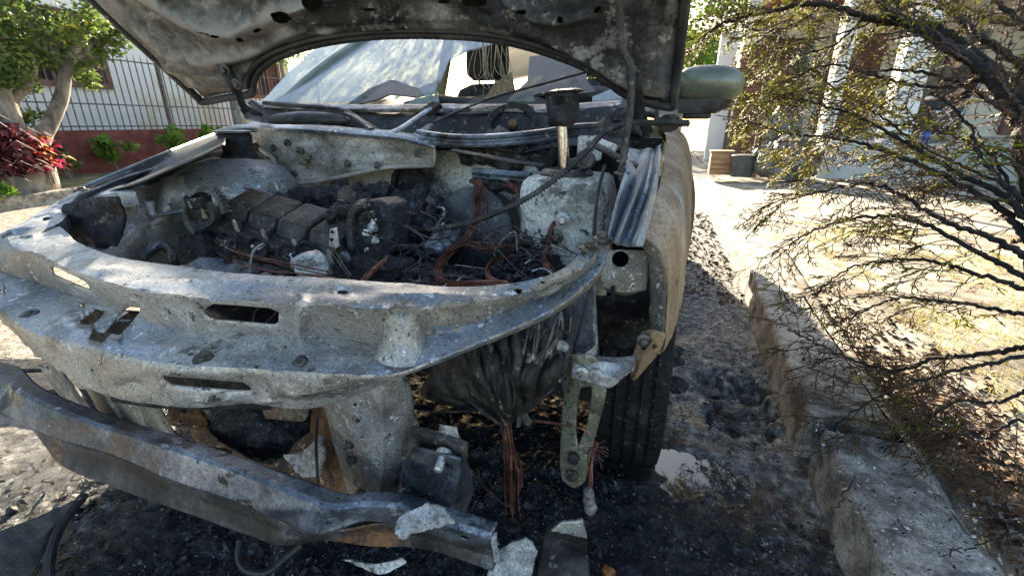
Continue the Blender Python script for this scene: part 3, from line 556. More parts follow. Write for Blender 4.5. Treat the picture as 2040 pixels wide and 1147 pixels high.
# right front wing
fr = [[(-.022,.74,.785),(.012,.735,.755),(.026,.735,.69),(.032,.74,.585)], [(-.012,.86,.815),(.028,.86,.785),(.046,.86,.71),(.052,.86,.575)], [(-.002,1.05,.845),(.042,1.05,.81),(.066,1.05,.73),(.070,1.05,.62)], [(.0,1.3,.885),(.05,1.3,.85),(.078,1.3,.75),(.080,1.3,.655)], [(-.005,1.55,.925),(.06,1.55,.88),(.092,1.55,.75),(.092,1.55,.45)], [(-.01,1.75,.955),(.065,1.75,.90),(.098,1.75,.75),(.094,1.75,.28)]]
rows = [[V(fr[i][k]) for i in range(6)] for k in range(4)]
edge_ = [p + V((-.02, .0, -.006)) for p in rows[3]]
wing = sheet(rows + [edge_], 60, 9, amp=.006, freq=7, smooth_rows=True).build('front_wing', 'rust_panel', car, smooth=60, solid=.0025)
b = MB(); vs = [V(p) for p in fr[0]]; sheet([[vs[0], vs[1], vs[2], vs[3]], [v + V((-.025, .02, -.004)) for v in vs]], 14, 4, amp=.001).build('wing_flange', 'ash_beige', wing, solid=.002)
# left front wing: mirrored shape plus the dark gutter along its top
rowsL = [[V((2 * CX - p.x + .05, p.y, p.z + .0)) for p in r] for r in rows]
sheet(rowsL, 50, 8, amp=.004, freq=6, smooth_rows=True).build('front_wing', 'ash', car, smooth=60, solid=.0025)
gl = sheet([pxrow([(150,380,.775),(230,348,.81),(330,307,.86),(450,262,.92)], Z=.8), pxrow([(160,374,.785),(240,342,.82),(340,301,.87),(455,258,.925)], Z=.8), pxrow([(165,386,.775),(250,352,.808),(350,310,.86),(450,275,.91)], Z=.8), pxrow([(200,382,.77),(270,360,.80),(360,322,.85),(448,284,.905)], Z=.8), pxrow([(205,384,.782),(275,366,.812),(365,328,.86),(446,290,.91)], Z=.8)], 50, 4, amp=.0015).build('wing_gutter', 'black_paint', car, smooth=40, solid=.003)
b = MB(); b.tube([at(162, 374, Z=.787), at(240, 341, Z=.823), at(340, 300, Z=.873), at(452, 257, Z=.928)], .004, 6); b.build('trim_edge', 'ash', gl)
pbolt(163, 378, gl, (0, 0, 1), .008, Z=.79); pbolt(222, 376, gl, (0, 0, 1), .009, Z=.785)

# left inner wing and strut tower
TL = at(458, 318, Y=1.1)
b = MB(); b.lathe(TL + V((0, 0, -.5)), (0, 0, 1), [(.19, 0), (.185, .2), (.18, .40), (.172, .445), (.15, .472), (.12, .485), (.07, .50), (.055, .505)], 44, wob=.012); tl = b.build('strut_tower', 'ash', car, smooth=50)
b = MB(); b.lathe(TL + V((.008, .03, .0)), (0, 0, 1), [(.055, 0), (.05, .012), (.04, .02), (.043, .05), (.047, .07), (.04, .08)], 26, wob=.004); b.build('bump_stop', 'char', tl)
b = MB(); b.lathe(TL + V((.008, .03, .078)), (0, 0, 1), [(.06, 0), (.062, .005), (.03, .007)], 26, wob=.004); b.build('stop_plate', 'ash_blue', tl)
iw = sheet([pxrow([(215,392),(270,378),(330,352),(390,330)], Y=[.82, .87, .93, 1.0]), pxrow([(240,420),(290,402),(350,380),(420,372)], Y=[.80, .84, .90, .98]), pxrow([(228,470),(290,440),(350,420),(430,420)], Y=[.76, .80, .88, 1.0]), pxrow([(180,485),(270,470),(340,470),(430,470)], Y=[.68, .75, .86, 1.0]), pxrow([(170,500),(240,520),(330,530),(440,520)], Y=[.62, .68, .82, 1.0])], 60, 9,
   holes=[ell(236, 452, 7, 5, 12), ell(380, 395, 6, 6, 12)], bumps=[(262, 400, 20, 26, .03), (300, 430, 18, 40, -.03), (330, 400, 14, 40, .02), (290, 440, 6, 6, .01), (235, 450, 40, 14, .02), (200, 440, 24, 40, -.06)], amp=.01, freq=9, smooth_rows=True).build('inner_wing', 'ash_beige', car, smooth=60, solid=.003)
b = MB(); b.prism([at(535, 362, Y=1.02), at(548, 365, Y=1.02), at(553, 380, Y=1.02), at(545, 392, Y=1.02), at(530, 385, Y=1.02)], (.002, .006, 0)); b.build('lug', 'ash', tl, bevel=.002)
b = MB(); b.tube([at(298, 402, Y=.78), at(302, 418, Y=.78), at(305, 428, Y=.78)], [.010, .007, .007], 10); b.prism([at(300, 428, Y=.80), at(330, 422, Y=.82), at(362, 416, Y=.84), at(360, 422, Y=.83), at(305, 433, Y=.79)], (0, .03, -.003)); b.build('stay', 'ash', car)
b = MB(); pts = catmull([at(280, 516, Y=.72), at(300, 498, Y=.74), at(320, 486, Y=.75), at(338, 494, Y=.74), at(346, 515, Y=.72), at(350, 530, Y=.71)], 60)
b.tube(pts, [.0075 + (.0014 if i % 2 else 0) for i in range(60)], 10); b.build('corrugated_hose', 'ash_blue', car)
b = MB(); b.tube(catmull([at(278, 525, Y=.7), at(300, 508, Y=.74), at(322, 492, Y=.78), at(330, 500, Y=.8)], 16), .006, 8); b.build('pipe_end', 'burnt_cast', car)

# ------------------------------------------------------------------ firewall, cowl
fw = sheet([pxrow([(470,300),(600,305),(760,300),(900,300),(1080,290)], Y=[1.33, 1.36, 1.38, 1.38, 1.34]), pxrow([(480,360),(620,365),(760,360),(900,365),(1080,350)], Y=[1.30, 1.34, 1.36, 1.36, 1.32]),
            pxrow([(480,430),(620,430),(760,430),(900,430),(1080,430)], Y=[1.28, 1.33, 1.34, 1.34, 1.3]), pxrow([(480,520),(620,530),(760,530),(900,530),(1080,520)], Y=[1.22, 1.25, 1.28, 1.28, 1.24]), pxrow([(480,640),(620,640),(760,640),(900,640),(1080,640)], Y=[1.1, 1.1, 1.1, 1.1, 1.1])], 110, 14,
           holes=[ell(820, 366, 38, 25, 24, .15)], bumps=[(820, 366, 62, 42, .012), (948, 366, 12, 9, .012), (948, 366, 6, 4, -.01), (650, 380, 20, 16, -.01), (700, 345, 60, 14, .008)], amp=.01, freq=6, smooth_rows=True).build('firewall', mat('firewall_ash', [(.28, (.05, .05, .05)), (.43, (.36, .36, .33)), (.54, (.60, .61, .57)), (.75, (.76, .77, .73))], 6, 10, .7,
            [(5, .55, .66, (.035, .033, .03)), (18, .60, .66, (.10, .085, .07)), (8, .64, .76, (.32, .21, .10)), (90, .61, .67, (.06, .055, .05))], rough=.8, bump=.5, bscale=90), car, smooth=60, solid=.003)
b = MB(); rc = at(820, 366, Y=1.33); b.lathe(rc, (0.15, -1, .1), [(.058, 0), (.064, .006), (.068, .014), (.062, .02), (.052, .016), (.05, -.01)], 30, wob=.006); b.build('grommet', 'char', fw)
b = MB(); b.blob(at(824, 372, Y=1.40), (.07, .03, .055), .5, 3, 20); b.build('burnt_duct', 'char_fine', fw)
# heat shield panel under the cowl
top_ = [(488,250),(540,256),(600,258),(680,262),(760,270),(830,281),(866,292)]; bot = [(520,296),(546,316),(560,352),(610,364),(700,348),(770,334),(864,330)]
mid = [((a[0] + c[0]) / 2, (a[1] + c[1]) / 2) for a, c in zip(top_, bot)]
Yt = [1.22, 1.22, 1.21, 1.2, 1.2, 1.21, 1.23]
hs = sheet([[p + V((0, .03, .012)) for p in pxrow(top_, Y=Yt)], pxrow(top_, Y=Yt), pxrow(mid, Y=[y + .015 for y in Yt]), [p + V((0, .0, .006)) for p in pxrow(bot, Y=[y + .02 for y in Yt])], pxrow(bot, Y=[y + .008 for y in Yt])], 90, 9,
   bumps=[(693, 300, 8, 16, .006), (705, 288, 14, 5, .006), (600, 290, 50, 14, .008), (780, 305, 60, 8, -.005), (620, 356, 40, 5, .007), (760, 336, 70, 4, .006)], amp=.003, freq=8).build('heat_shield', mat('shield_ash', [(.28, (.12, .115, .10)), (.44, (.36, .35, .31)), (.57, (.54, .535, .50)), (.75, (.70, .70, .67))], 6, 10, .7, [(4, .56, .68, (.16, .125, .085)), (100, .61, .67, (.07, .06, .05)), (12, .64, .72, (.06, .055, .05))], rough=.6, metal=.2, bump=.4, bscale=100, rvar=.1), car, smooth=50, solid=.0025)
b = MB(); b.tube(catmull([p + V((0, -.004, 0)) for p in pxrow(bot, Y=[y + .006 for y in Yt])], 70), .0065, 8); b.tube(catmull(pxrow([(864,292),(866,310),(864,330)], Y=1.215), 10), .005, 8); b.build('shield_lip', 'ash_beige', hs)
b = MB(); b.box(at(604, 318, Y=1.205), (.034, .02, .028), Matrix.Rotation(.35, 3, 'Z')); b.box(at(612, 313, Y=1.19), (.018, .012, .02), Matrix.Rotation(.35, 3, 'Z')); b.build('square_clip', 'brass_bracket', hs, bevel=.003)
for x, y in ((544, 295), (571, 284), (597, 300), (585, 346), (692, 326), (832, 306), (752, 330)): bolt(at(x, y, Y=1.205), (0, -1, .2), .006, .005, hs, 'stud')
# pale cowl strip running across above the shield
st1 = sheet([pxrow([(425,262),(470,250),(540,249),(620,252),(720,260),(800,268),(868,287)], Y=[1.12, 1.16, 1.18, 1.18, 1.17, 1.17, 1.19]), pxrow([(428,268),(475,256),(540,255),(620,259),(720,268),(800,276),(868,294)], Y=[1.11, 1.145, 1.16, 1.16, 1.155, 1.155, 1.18]), pxrow([(432,272),(478,261),(540,260),(620,265),(720,274),(800,281),(868,297)], Y=[1.12, 1.155, 1.17, 1.17, 1.165, 1.165, 1.185])], 80, 5, amp=.0015).build('cowl_strip', 'ash', car, smooth=50, solid=.003)
b = MB()
for k, (dy, r) in enumerate(((0, .009), (9, .006), (16, .008))):
    b.tube(catmull([at(832, 263 + dy, Y=1.2), at(900, 272 + dy, Y=1.18), at(980, 272 + dy, Y=1.18), at(1070, 264 + dy, Y=1.19), at(1150, 252 + dy, Y=1.2), at(1190, 250 + dy, Y=1.22)], 40), r, 8, flat=.8)
b.build('cowl_seal', 'ash_blue', car)
b = MB(); b.prism([at(805, 275, Y=1.19), at(830, 262, Y=1.20), at(850, 248, Y=1.22), at(862, 245, Y=1.22), at(848, 262, Y=1.2), at(846, 276, Y=1.18)], (0, .01, -.006)); b.build('cowl_bracket', 'ash', car, bevel=.002)
# cowl tray behind: dark floor and back wall
b = sheet([pxrow([(520,212),(700,222),(860,226),(1040,226),(1230,214)], Y=[1.42, 1.40, 1.4, 1.4, 1.42]), pxrow([(520,250),(700,262),(860,268),(1040,270),(1230,260)], Y=[1.38, 1.36, 1.36, 1.36, 1.38]), pxrow([(500,258),(700,272),(860,290),(1040,300),(1230,290)], Y=[1.22, 1.22, 1.24, 1.3, 1.3])], 60, 6, amp=.012, freq=9).build('cowl_tray', 'black_paint', car, smooth=60, solid=.003)
b = MB(); b.blob(at(612, 240, Y=1.34), (.17, .04, .03), .12, 3, 7); b.build('wiper_motor_cover', 'black_paint', car)
b = MB(); b.lathe(at(1020, 252, Y=1.36), (.05, -1, .9), [(.075, 0), (.08, .012), (.073, .02), (.06, .012), (.058, -.02), (.02, -.02), (.02, .006), (.008, .01)], 30, wob=.012); b.build('blower_housing', 'char', car)
b = MB(); b.lathe(at(1022, 250, Y=1.35), (.05, -1, .9), [(.014, 0), (.014, .012), (.009, .014)], 6); b.build('blower_nut', 'rust', car)
for pts, r, m, nm in (([(688, 225, 1.33), (712, 236, 1.28), (740, 258, 1.22)], .009, 'burnt_cast', 'wiper_arm'), ([(868, 208, 1.34), (845, 225, 1.29), (800, 255, 1.22), (775, 266, 1.2)], .011, 'ash', 'wiper_arm'), ([(1210, 132, 1.5), (1090, 165, 1.48), (980, 195, 1.42), (900, 228, 1.34), (862, 245, 1.3)], .008, 'belt', 'trim_strip')):
    b = MB(); b.tube(catmull([at(x, y, Y=q) for x, y, q in pts], 16), r, 8, flat=.5); b.build(nm, m, car)
b = MB(); b.prism([at(835, 218, Y=1.30), at(862, 200, Y=1.32), at(878, 206, Y=1.32), at(850, 226, Y=1.30)], (0, .02, -.012)); b.build('wiper_head', 'burnt_cast', car, bevel=.003)
b = MB(); b.tube(catmull([at(525, 205, Y=1.4), at(650, 215, Y=1.36), at(690, 222, Y=1.35), at(730, 246, Y=1.3), at(755, 262, Y=1.26)], 30), .007, 8); b.build('wiper_link', 'burnt_cast', car)
# sill under the windscreen
sheet([pxrow([(512,203),(640,208),(760,209),(880,208),(1000,208),(1120,208),(1240,200)], Y=[1.45, 1.43, 1.42, 1.42, 1.42, 1.43, 1.45]), pxrow([(512,209),(640,216),(760,218),(880,217),(1000,217),(1120,218),(1240,210)], Y=[1.42, 1.40, 1.39, 1.39, 1.39, 1.40, 1.42]), pxrow([(512,214),(640,222),(760,225),(880,224),(1000,224),(1120,226),(1240,220)], Y=[1.42, 1.40, 1.39, 1.39, 1.39, 1.4, 1.42])], 80, 4, amp=.002, freq=20).build('windscreen_sill', 'ash_blue', car, smooth=50, solid=.003)
# odds and ends right of centre
for pts, r, m, fl in (([(905, 300, 1.25), (960, 310, 1.18), (1020, 322, 1.14), (1085, 330, 1.12)], .014, 'burnt_cast', .35), ([(1175, 285, 1.12), (1215, 305, 1.1), (1275, 335, 1.05)], .016, 'burnt_cast', .4), ([(1178, 278, 1.14), (1225, 296, 1.12)], .012, 'white_ash', .8)):
    b = MB(); b.tube(catmull([at(x, y, Y=q) for x, y, q in pts], 18), r, 8, flat=fl); b.build('brace', m, car)
b = MB(); b.lathe(at(1168, 320, Y=1.08), (-.2, -1, .3), [(.022, 0), (.022, .014), (.012, .015), (.012, .006)], 18); b.tube([at(1168, 320, Y=1.09), at(1130, 330, Y=1.1)], .013, 8); b.build('link_eye', 'burnt_cast', car)
b = MB(); b.box(at(1175, 295, Y=1.2), (.06, .03, .06)); b.build('relay_box', 'white_ash', car, bevel=.006)
for i, (x, y, r) in enumerate([(1010, 300, .05), (1060, 296, .045), (985, 292, .04), (1100, 300, .04), (1215, 270, .05), (1240, 250, .04), (935, 300, .04)]):
    b = MB(); b.blob(at(x, y, Y=1.34), (r * 1.3, r, r), .9, 3, 24, i); b.build('melted_lump', 'char' if i % 2 else 'burnt_cast', car)
# fuse board with wires
b = MB(); b.tube([at(943, 342, Y=1.22), at(1058, 352, Y=1.2)], .012, 10); b.tube([at(943, 352, Y=1.21), at(1058, 362, Y=1.19)], .006, 8); fb = b.build('wiper_shaft', 'ash_blue', car)
b = MB(); b.blob(at(1000, 364, Y=1.22), (.10, .03, .025), .6, 4, 30); b.build('fuse_block', 'char_fine', car)

# ------------------------------------------------------------------ engine
eng_a, eng_b = at(398, 418, Y=.88), at(690, 512, Y=.80)
U = (eng_b - eng_a); UL = U.length; U.normalize(); W = V((.05, -.25, 1)); W = (W - U * W.dot(U)).normalized(); Vd = W.cross(U)      # along, up, to the rear
EM = Matrix((U, Vd, W)).transposed()
def ep(u, v, w_): return eng_a + U * (u * UL) + Vd * v + W * w_
b = MB(); b.box(ep(.5, .07, -.035), (UL * 1.04, .15, .05), EM); b.box(ep(.5, -.012, -.02), (UL * 1.02, .035, .014), EM); cov = b.build('valve_cover', 'burnt_cast', car, bevel=.006)
b = MB(); b.box(ep(.5, .09, -.17), (UL * 1.0, .20, .22), EM); b.box(ep(.45, .05, -.36), (UL * .9, .3, .2), EM); blk = b.build('engine_block', 'char', car, bevel=.01)
for k, u in enumerate((.22, .42, .62, .83)):
    b = MB(); w0 = UL * .178
    vs = [ep(u, .005, 0) + U * s * w0 * .5 + Vd * v + W * h for (s, v, h) in ((-1, 0, -.012), (1, 0, -.012), (1, .022, .024), (-1, .022, .024), (-1, .11, .034), (1, .11, .034), (1, .125, -.01), (-1, .125, -.01))]
    b.add(vs, [(0, 1, 2, 3), (3, 2, 5, 4), (4, 5, 6, 7), (0, 3, 4, 7), (1, 6, 5, 2), (0, 7, 6, 1)]); cb = b.build('coil_block', 'burnt_cast', cov, bevel=.006)
    b = MB(); b.lathe(ep(u + .085, -.004, -.016), W, [(.013, 0), (.013, .022), (.010, .024)], 12); b.build('cover_bolt', 'bolt', cov)
    b = MB(); q = ep(u + .10, -.02, -.02); b.prism([q, q + U * .014, q + U * .014 + W * .035, q + U * .007 + W * .04, q + W * .035], Vd * .003); b.build('clip', 'bright_metal' if k % 2 else 'ash_beige', cov)
# oil filler neck
b = MB(); o = at(404, 425, Y=.85); b.lathe(o, (W + V((0, 0, .6))), [(.024, -.01), (.025, .02), (.029, .024), (.030, .045), (.027, .048), (.020, .047), (.018, .015), (.001, .013)], 32, wob=.002); b.build('filler_neck', 'burnt_cast', cov)
b = MB(); o2 = at(402, 405, Y=.845); b.prism([at(382, 410, Y=.835), at(398, 412, Y=.832), at(412, 436, Y=.832), at(396, 432, Y=.834)], (0, .006, 0)); b.build('bare_patch', 'rust_panel', cov)
# toothed belt round the cam wheel
ctr = at(412, 426, Y=.845); b = MB(); pu = V((.95, .1, -.05)).normalized(); pv_ = V((.1, .15, 1)).normalized(); ax = pu.cross(pv_).normalized(); n = 52; vs = []; 
prof = []
for i in range(n + 1):
    a = R(5) + i / n * R(235); r = .063 + (.008 if i % 2 else 0)
    rx = r * .95; p = ctr + pu * math.cos(a) * rx + pv_ * math.sin(a) * r
    q = ctr + pu * math.cos(a) * (rx - r + .055) + pv_ * math.sin(a) * .055
    vs += [p + ax * .011, p - ax * .011, q - ax * .011, q + ax * .011]
fs = [(i * 4 + j, i * 4 + (j + 1) % 4, i * 4 + 4 + (j + 1) % 4, i * 4 + 4 + j) for i in range(n) for j in range(4)] + [(0, 1, 2, 3), (n * 4 + 3, n * 4 + 2, n * 4 + 1, n * 4)]
b.add(vs, fs); b.build('toothed_belt', mat('grey_toothed_belt', [(.3, (.03, .03, .03)), (.5, (.08, .078, .072)), (.7, (.17, .165, .155))], 40, 8, .7, rough=.6, bump=.4), car, smooth=0)
b = MB(); b.lathe(ctr + ax * -.01, ax, [(.03, 0), (.034, .004), (.032, .02), (.02, .02), (.02, .012)], 28); b.build('cam_wheel', 'burnt_cast', car)
b = MB(); b.prism([at(372, 520, Y=.82), at(366, 480, Y=.84), at(385, 460, Y=.86), at(402, 470, Y=.86), at(408, 520, Y=.82)], (0, .05, 0)); b.build('belt_guard', 'burnt_cast', car, bevel=.006)
# exhaust ports and studs along the front flank
for k, (x, y) in enumerate([(455, 487), (515, 497), (575, 510), (612, 507)]):
    b = MB(); b.lathe(at(x, y, Y=.80), (.05, -1, .35), [(.030, 0), (.032, .008), (.026, .012), (.02, .004)], 20, wob=.002); b.build('port', 'char', blk)
    for q in range(9):
        b = MB(); b.lathe(at(x + random.uniform(-14, 14), y + random.uniform(-9, 9), Y=.788), (.05, -1, .35), [(.0035, 0), (.003, .004)], 6); b.build('droplet', 'bright_metal' if q % 3 == 0 else 'bolt', blk)
# pale pan in front of the engine
sheet([pxrow([(400,512,.63),(470,518,.62),(540,528,.61),(620,548,.60),(700,565,.59)], Z=.6), pxrow([(370,530,.61),(450,545,.60),(540,560,.59),(620,575,.58),(700,590,.57)], Z=.6), pxrow([(340,560,.56),(450,580,.55),(540,590,.55),(620,600,.54),(700,610,.53)], Z=.6)], 40, 7, holes=[ell(455, 522, 10, 5)], bumps=[(500, 530, 4, 20, .005), (560, 545, 4, 20, -.005)], amp=.006, freq=9).build('radiator_top', mat('pinkish_ash', [(.3, (.10, .09, .09)), (.45, (.26, .245, .25)), (.6, (.40, .38, .38)), (.75, (.55, .54, .54))], 8, 9, .7, [(5, .56, .68, (.15, .19, .25)), (60, .62, .68, (.10, .07, .06))], rough=.55, metal=.2, bump=.4), car, smooth=60, solid=.003)
b = MB(); b.blob(at(625, 532, Y=.72), (.04, .03, .03), .6, 3, 26); b.build('melted_alloy', 'bright_metal', car)
# throttle and intake: charred masses on the engine
b = MB(); q = [at(700, 420, Y=.86), at(712, 402, Y=.87), at(752, 398, Y=.88), at(778, 408, Y=.88), at(780, 470, Y=.86), at(770, 512, Y=.84), at(722, 520, Y=.83), at(702, 500, Y=.84)]; b.prism(q, (.01, .07, .0)); tb_ = b.build('throttle_body', 'char', car, bevel=.008); 
tb_.data.materials[0] = M['char_fine']
b = MB(); b.tube(catmull([at(702, 500, Y=.835), at(700, 440, Y=.85), at(712, 412, Y=.855), at(735, 405, Y=.86)], 24), .011, 8); b.build('throttle_rim', 'burnt_cast', tb_)
for i in range(26):
    x = 718 + random.uniform(0, 32); y = 430 + random.uniform(0, 85); b = MB(); b.blob(at(x, y, Y=.842 - (y - 430) * .0001), random.uniform(.005, .012), .8, 2, 60, i); b.build('melted_bead', random.choice(['bright_metal', 'char', 'char_fine', 'white_ash']), tb_)
b = MB(); b.lathe(at(690, 515, Y=.80), (-.2, -1, .1), [(.016, 0), (.018, .004), (.012, .008)], 16); b.build('throttle_bolt', 'ash_blue', tb_)
b = MB(); b.prism([at(657, 456, Y=.79), at(670, 453, Y=.79), at(675, 490, Y=.785), at(668, 496, Y=.785), at(655, 490, Y=.785)], (0, .004, 0)); eb = b.build('eyelet', 'ash_beige', car, bevel=.001)
for y in (462, 477): bolt(at(662, y, Y=.787), (0, -1, 0), .004, .001, eb, 'hole', 'char', False)
def lumps(name, spots, m, parent=car):
    for i, (x, y, Y_, rx, ry, rz) in enumerate(spots):
        b = MB(); b.blob(at(x, y, Y=Y_), (rx, ry, rz), .75, 4, 26, i * 3.7, 5); b.build(name, m, parent, smooth=60)
lumps('charred_intake', [(600, 400, 1.12, .09, .07, .035), (665, 395, 1.14, .08, .07, .04), (560, 402, 1.10, .06, .05, .025), (710, 405, 1.12, .06, .06, .045), (760, 388, 1.18, .035, .03, .035), (815, 415, 1.15, .07, .06, .05), (800, 450, 1.05, .06, .06, .06), (860, 410, 1.2, .04, .04, .03)], 'char_fine')
lumps('charred_loom', [(690, 418, .9, .025, .025, .03), (668, 428, .88, .02, .02, .02), (780, 520, .95, .08, .06, .07), (850, 560, .95, .08, .06, .05), (740, 560, .80, .09, .06, .06), (1010, 575, .95, .10, .06, .04), (1080, 540, .95, .06, .05, .04), (850, 620, .75, .1, .06, .06), (960, 640, .85, .12, .06, .08)], 'char')
b = MB(); b.blob(at(690, 395, Y=.95), (.022, .02, .026), .5, 3, 40); b.build('connector', 'burnt_cast', car)
# brake servo
bo = at(942, 462, Y=1.165); b = MB(); b.lathe(bo, (-.1, -1, .12), [(.118, -.08), (.124, -.01), (.126, 0), (.122, .006), (.114, .008), (.108, .014), (.07, .019), (.062, .026), (.03, .028), (.001, .028)], 48); sv = b.build('brake_servo', mat('sooty_grey_servo', [(.3, (.02, .021, .023)), (.5, (.06, .064, .07)), (.7, (.15, .155, .16))], 5, 10, .7, [(60, .62, .68, (.25, .25, .25))], rough=.4, bump=.4, rvar=.15), car, smooth=50)
b = MB(); b.tube([bo + V((-.03, -.04, -.01)), bo + V((-.075, -.1, -.02))], [.026, .022], 14); b.blob(bo + V((-.08, -.11, -.02)), (.032, .03, .036), .5, 3, 30); b.build('master_cylinder', 'ash_blue', sv)
b = MB(); b.tube(catmull([at(868, 412, Y=1.1), at(884, 416, Y=1.08), at(882, 432, Y=1.07), at(868, 452, Y=1.06), at(862, 480, Y=1.0)], 20), .003, 6); b.build('brake_pipe', 'bright_metal', car)
lumps('crusty_valve', [(872, 490, .95, .03, .03, .03), (885, 470, .98, .025, .03, .03)], 'ash_blue')

# ------------------------------------------------------------------ wires
def strand(pts, r, name='wire', m='copper', n=36, parent=car, nn=5):
    b = MB(); b.tube(catmull(pts, n), r, nn); return b.build(name, m, parent)
def bundle(pts, k, spread, r=.0011, name='copper_wires', m='copper', end_fan=0, n=36, seed=0):
    rnd = random.Random(seed); b = MB()
    for i in range(k):
        o = V((rnd.gauss(0, spread), rnd.gauss(0, spread), rnd.gauss(0, spread))); q = []
        for j, p in enumerate(pts):
            f = 1 + end_fan * (j / (len(pts) - 1)) ** 2
            q.append(p + o * f + V((rnd.gauss(0, spread * .35), rnd.gauss(0, spread * .35), rnd.gauss(0, spread * .35))))
        L = n if rnd.random() > .15 else int(n * .8); b.tube(catmull(q, n)[:L], r * rnd.uniform(.7, 1.3), 4)
    return b.build(name, m, car)
def pp(*l): return [at(x, y, Y=q) for x, y, q in l]
bundle(pp((955, 358, 1.18), (950, 390, 1.14), (948, 430, 1.08), (930, 470, 1.0), (895, 500, .9), (873, 530, .82), (876, 558, .76), (900, 566, .70), (960, 566, .66), (1010, 568, .62)), 26, .004, seed=1)
bundle(pp((945, 362, 1.18), (960, 380, 1.15), (952, 410, 1.1)), 14, .007, end_fan=1.2, seed=2)
bundle(pp((890, 505, .88), (930, 485, .88), (965, 490, .87), (1000, 478, .86)), 10, .003, end_fan=3.5, seed=3)
bundle(pp((1030, 368, 1.15), (1045, 420, 1.08), (1050, 460, 1.0), (1020, 500, .92), (980, 520, .84), (972, 545, .8), (990, 560, .76)), 12, .003, seed=4)
bundle(pp((1010, 366, 1.17), (1035, 380, 1.13), (1042, 410, 1.1)), 10, .006, end_fan=.8, seed=5)
bundle(pp((1112, 440, .97), (1098, 455, .96), (1092, 490, .93), (1083, 515, .88), (1100, 545, .8)), 10, .0025, seed=6, r=.0016)
bundle(pp((470, 520, .74), (540, 540, .68), (600, 545, .62), (680, 556, .58)), 4, .003, seed=7)
bundle(pp((430, 480, .78), (470, 505, .74), (560, 528, .70), (650, 548, .62)), 3, .004, seed=8)
bundle(pp((650, 440, .8), (650, 470, .78), (672, 510, .72), (702, 552, .64)), 3, .002, seed=9, m='belt')
bundle(pp((770, 515, .75), (740, 540, .68), (725, 560, .62)), 8, .0025, seed=10, end_fan=1)
bundle(pp((490, 376, .98), (502, 384, .97), (508, 400, .96)), 14, .006, seed=11, end_fan=.6, r=.0008)
bundle(pp((1008, 836, .62), (1014, 880, .61), (1020, 930, .6), (1020, 980, .6), (1022, 1020, .6)), 12, .004, seed=12, end_fan=.5)
bundle(pp((1000, 838, .62), (1005, 870, .61), (1030, 930, .6), (1038, 975, .6)), 5, .004, seed=13)
bundle(pp((1020, 832, .62), (1080, 838, .61), (1150, 850, .6), (1185, 866, .6)), 5, .002, seed=14)
bundle(pp((1190, 880, .66), (1178, 910, .62), (1178, 960, .6), (1172, 1000, .58)), 6, .002, seed=15)
bundle(pp((1172, 900, .6), (1188, 898, .6), (1196, 910, .6)), 16, .006, seed=16, end_fan=1, r=.0006)
strand(pp((950, 930, .6), (962, 965, .58), (1000, 1000, .56), (1022, 1010, .56)), .0012, m='belt')
lumps('wire_clump', [(1172, 990, .57, .010, .010, .02), (1178, 1012, .57, .008, .008, .012)], 'ash_beige')
strand(pp((832, 818, .62), (900, 820, .60), (985, 812, .60), (1050, 790, .61), (1100, 740, .63), (1125, 700, .66), (1150, 620, .68)), .0022, 'cable', 'belt', 60)
strand(pp((1205, 330, 1.0), (1192, 380, .92), (1186, 430, .84), (1184, 470, .79)), .004, 'cable', 'ring_dark')
strand(pp((862, 500, .9), (838, 520, .86), (836, 560, .76)), .002, 'cable', 'belt'); strand(pp((1060, 540, .8), (1080, 535, .8), (1098, 545, .76), (1090, 560, .72)), .002, 'cable', 'ash'); strand(pp((1050, 500, .9), (1058, 515, .86), (1046, 525, .84)), .002, 'cable', 'bright_metal')
# toothed belt hanging across the bay
pts = catmull(pp((1373, 245, 1.0), (1320, 244, 1.02), (1250, 246, 1.04), (1205, 262, 1.02), (1168, 300, .98), (1120, 345, .92), (1060, 388, .90), (1000, 418, .90), (930, 444, .92), (860, 455, .95), (790, 457, .98)), 190)
b = MB(); vs = []; 
for i, p in enumerate(pts):
    t = (pts[min(i + 1, 189)] - pts[max(i - 1, 0)]).normalized(); u = t.cross(V((.2, -.9, .4))).normalized(); v = t.cross(u); h = .007 if i % 2 else .0035
    vs += [p + u * .0035 + v * .006, p + u * .0035 - v * .006, p - u * h - v * .006, p - u * h + v * .006]
b.add(vs, [(i * 4 + j, i * 4 + (j + 1) % 4, i * 4 + 4 + (j + 1) % 4, i * 4 + 4 + j) for i in range(189) for j in range(4)] + [(0, 1, 2, 3), (759, 758, 757, 756)]); b.build('hanging_belt', 'belt', car, smooth=0)

# ------------------------------------------------------------------ melted headlamp and loom hanging under the panel
mrows = []
for j in range(13):
    t = j / 12; row = []
    for i in range(61):
        q = i / 60; x0 = 838 + q * 300; y0 = 690 - 60 * math.sin(q * math.pi) + (90 * (1 - q * 4) if q < .25 else 0) - (30 * (q - .75) * 4 if q > .75 else 0); tx = t ** 2.3; ty_ = t ** .85
        x = x0 + (1014 + (q - .5) * 70 - x0) * tx; y = y0 + (838 - 40 * abs(q - .5) - y0) * ty_
        row.append(at(x, y, Y=.64 - .055 * math.sin(t * math.pi * .8) - .045 * math.sin(q * math.pi) + .026 * fbm((q * 15, t * 3, 0), 1, 4) + .014 * fbm((q * 46, t * 7, 3), 1, 4)))
    mrows.append(row)
M['melt'] = mat('melted_plastic', [(.3, (.005, .005, .005)), (.5, (.015, .014, .013)), (.7, (.055, .052, .046))], 30, 10, .75, [(40, .66, .72, (.22, .21, .19))], rough=.5, bump=1, bscale=90)
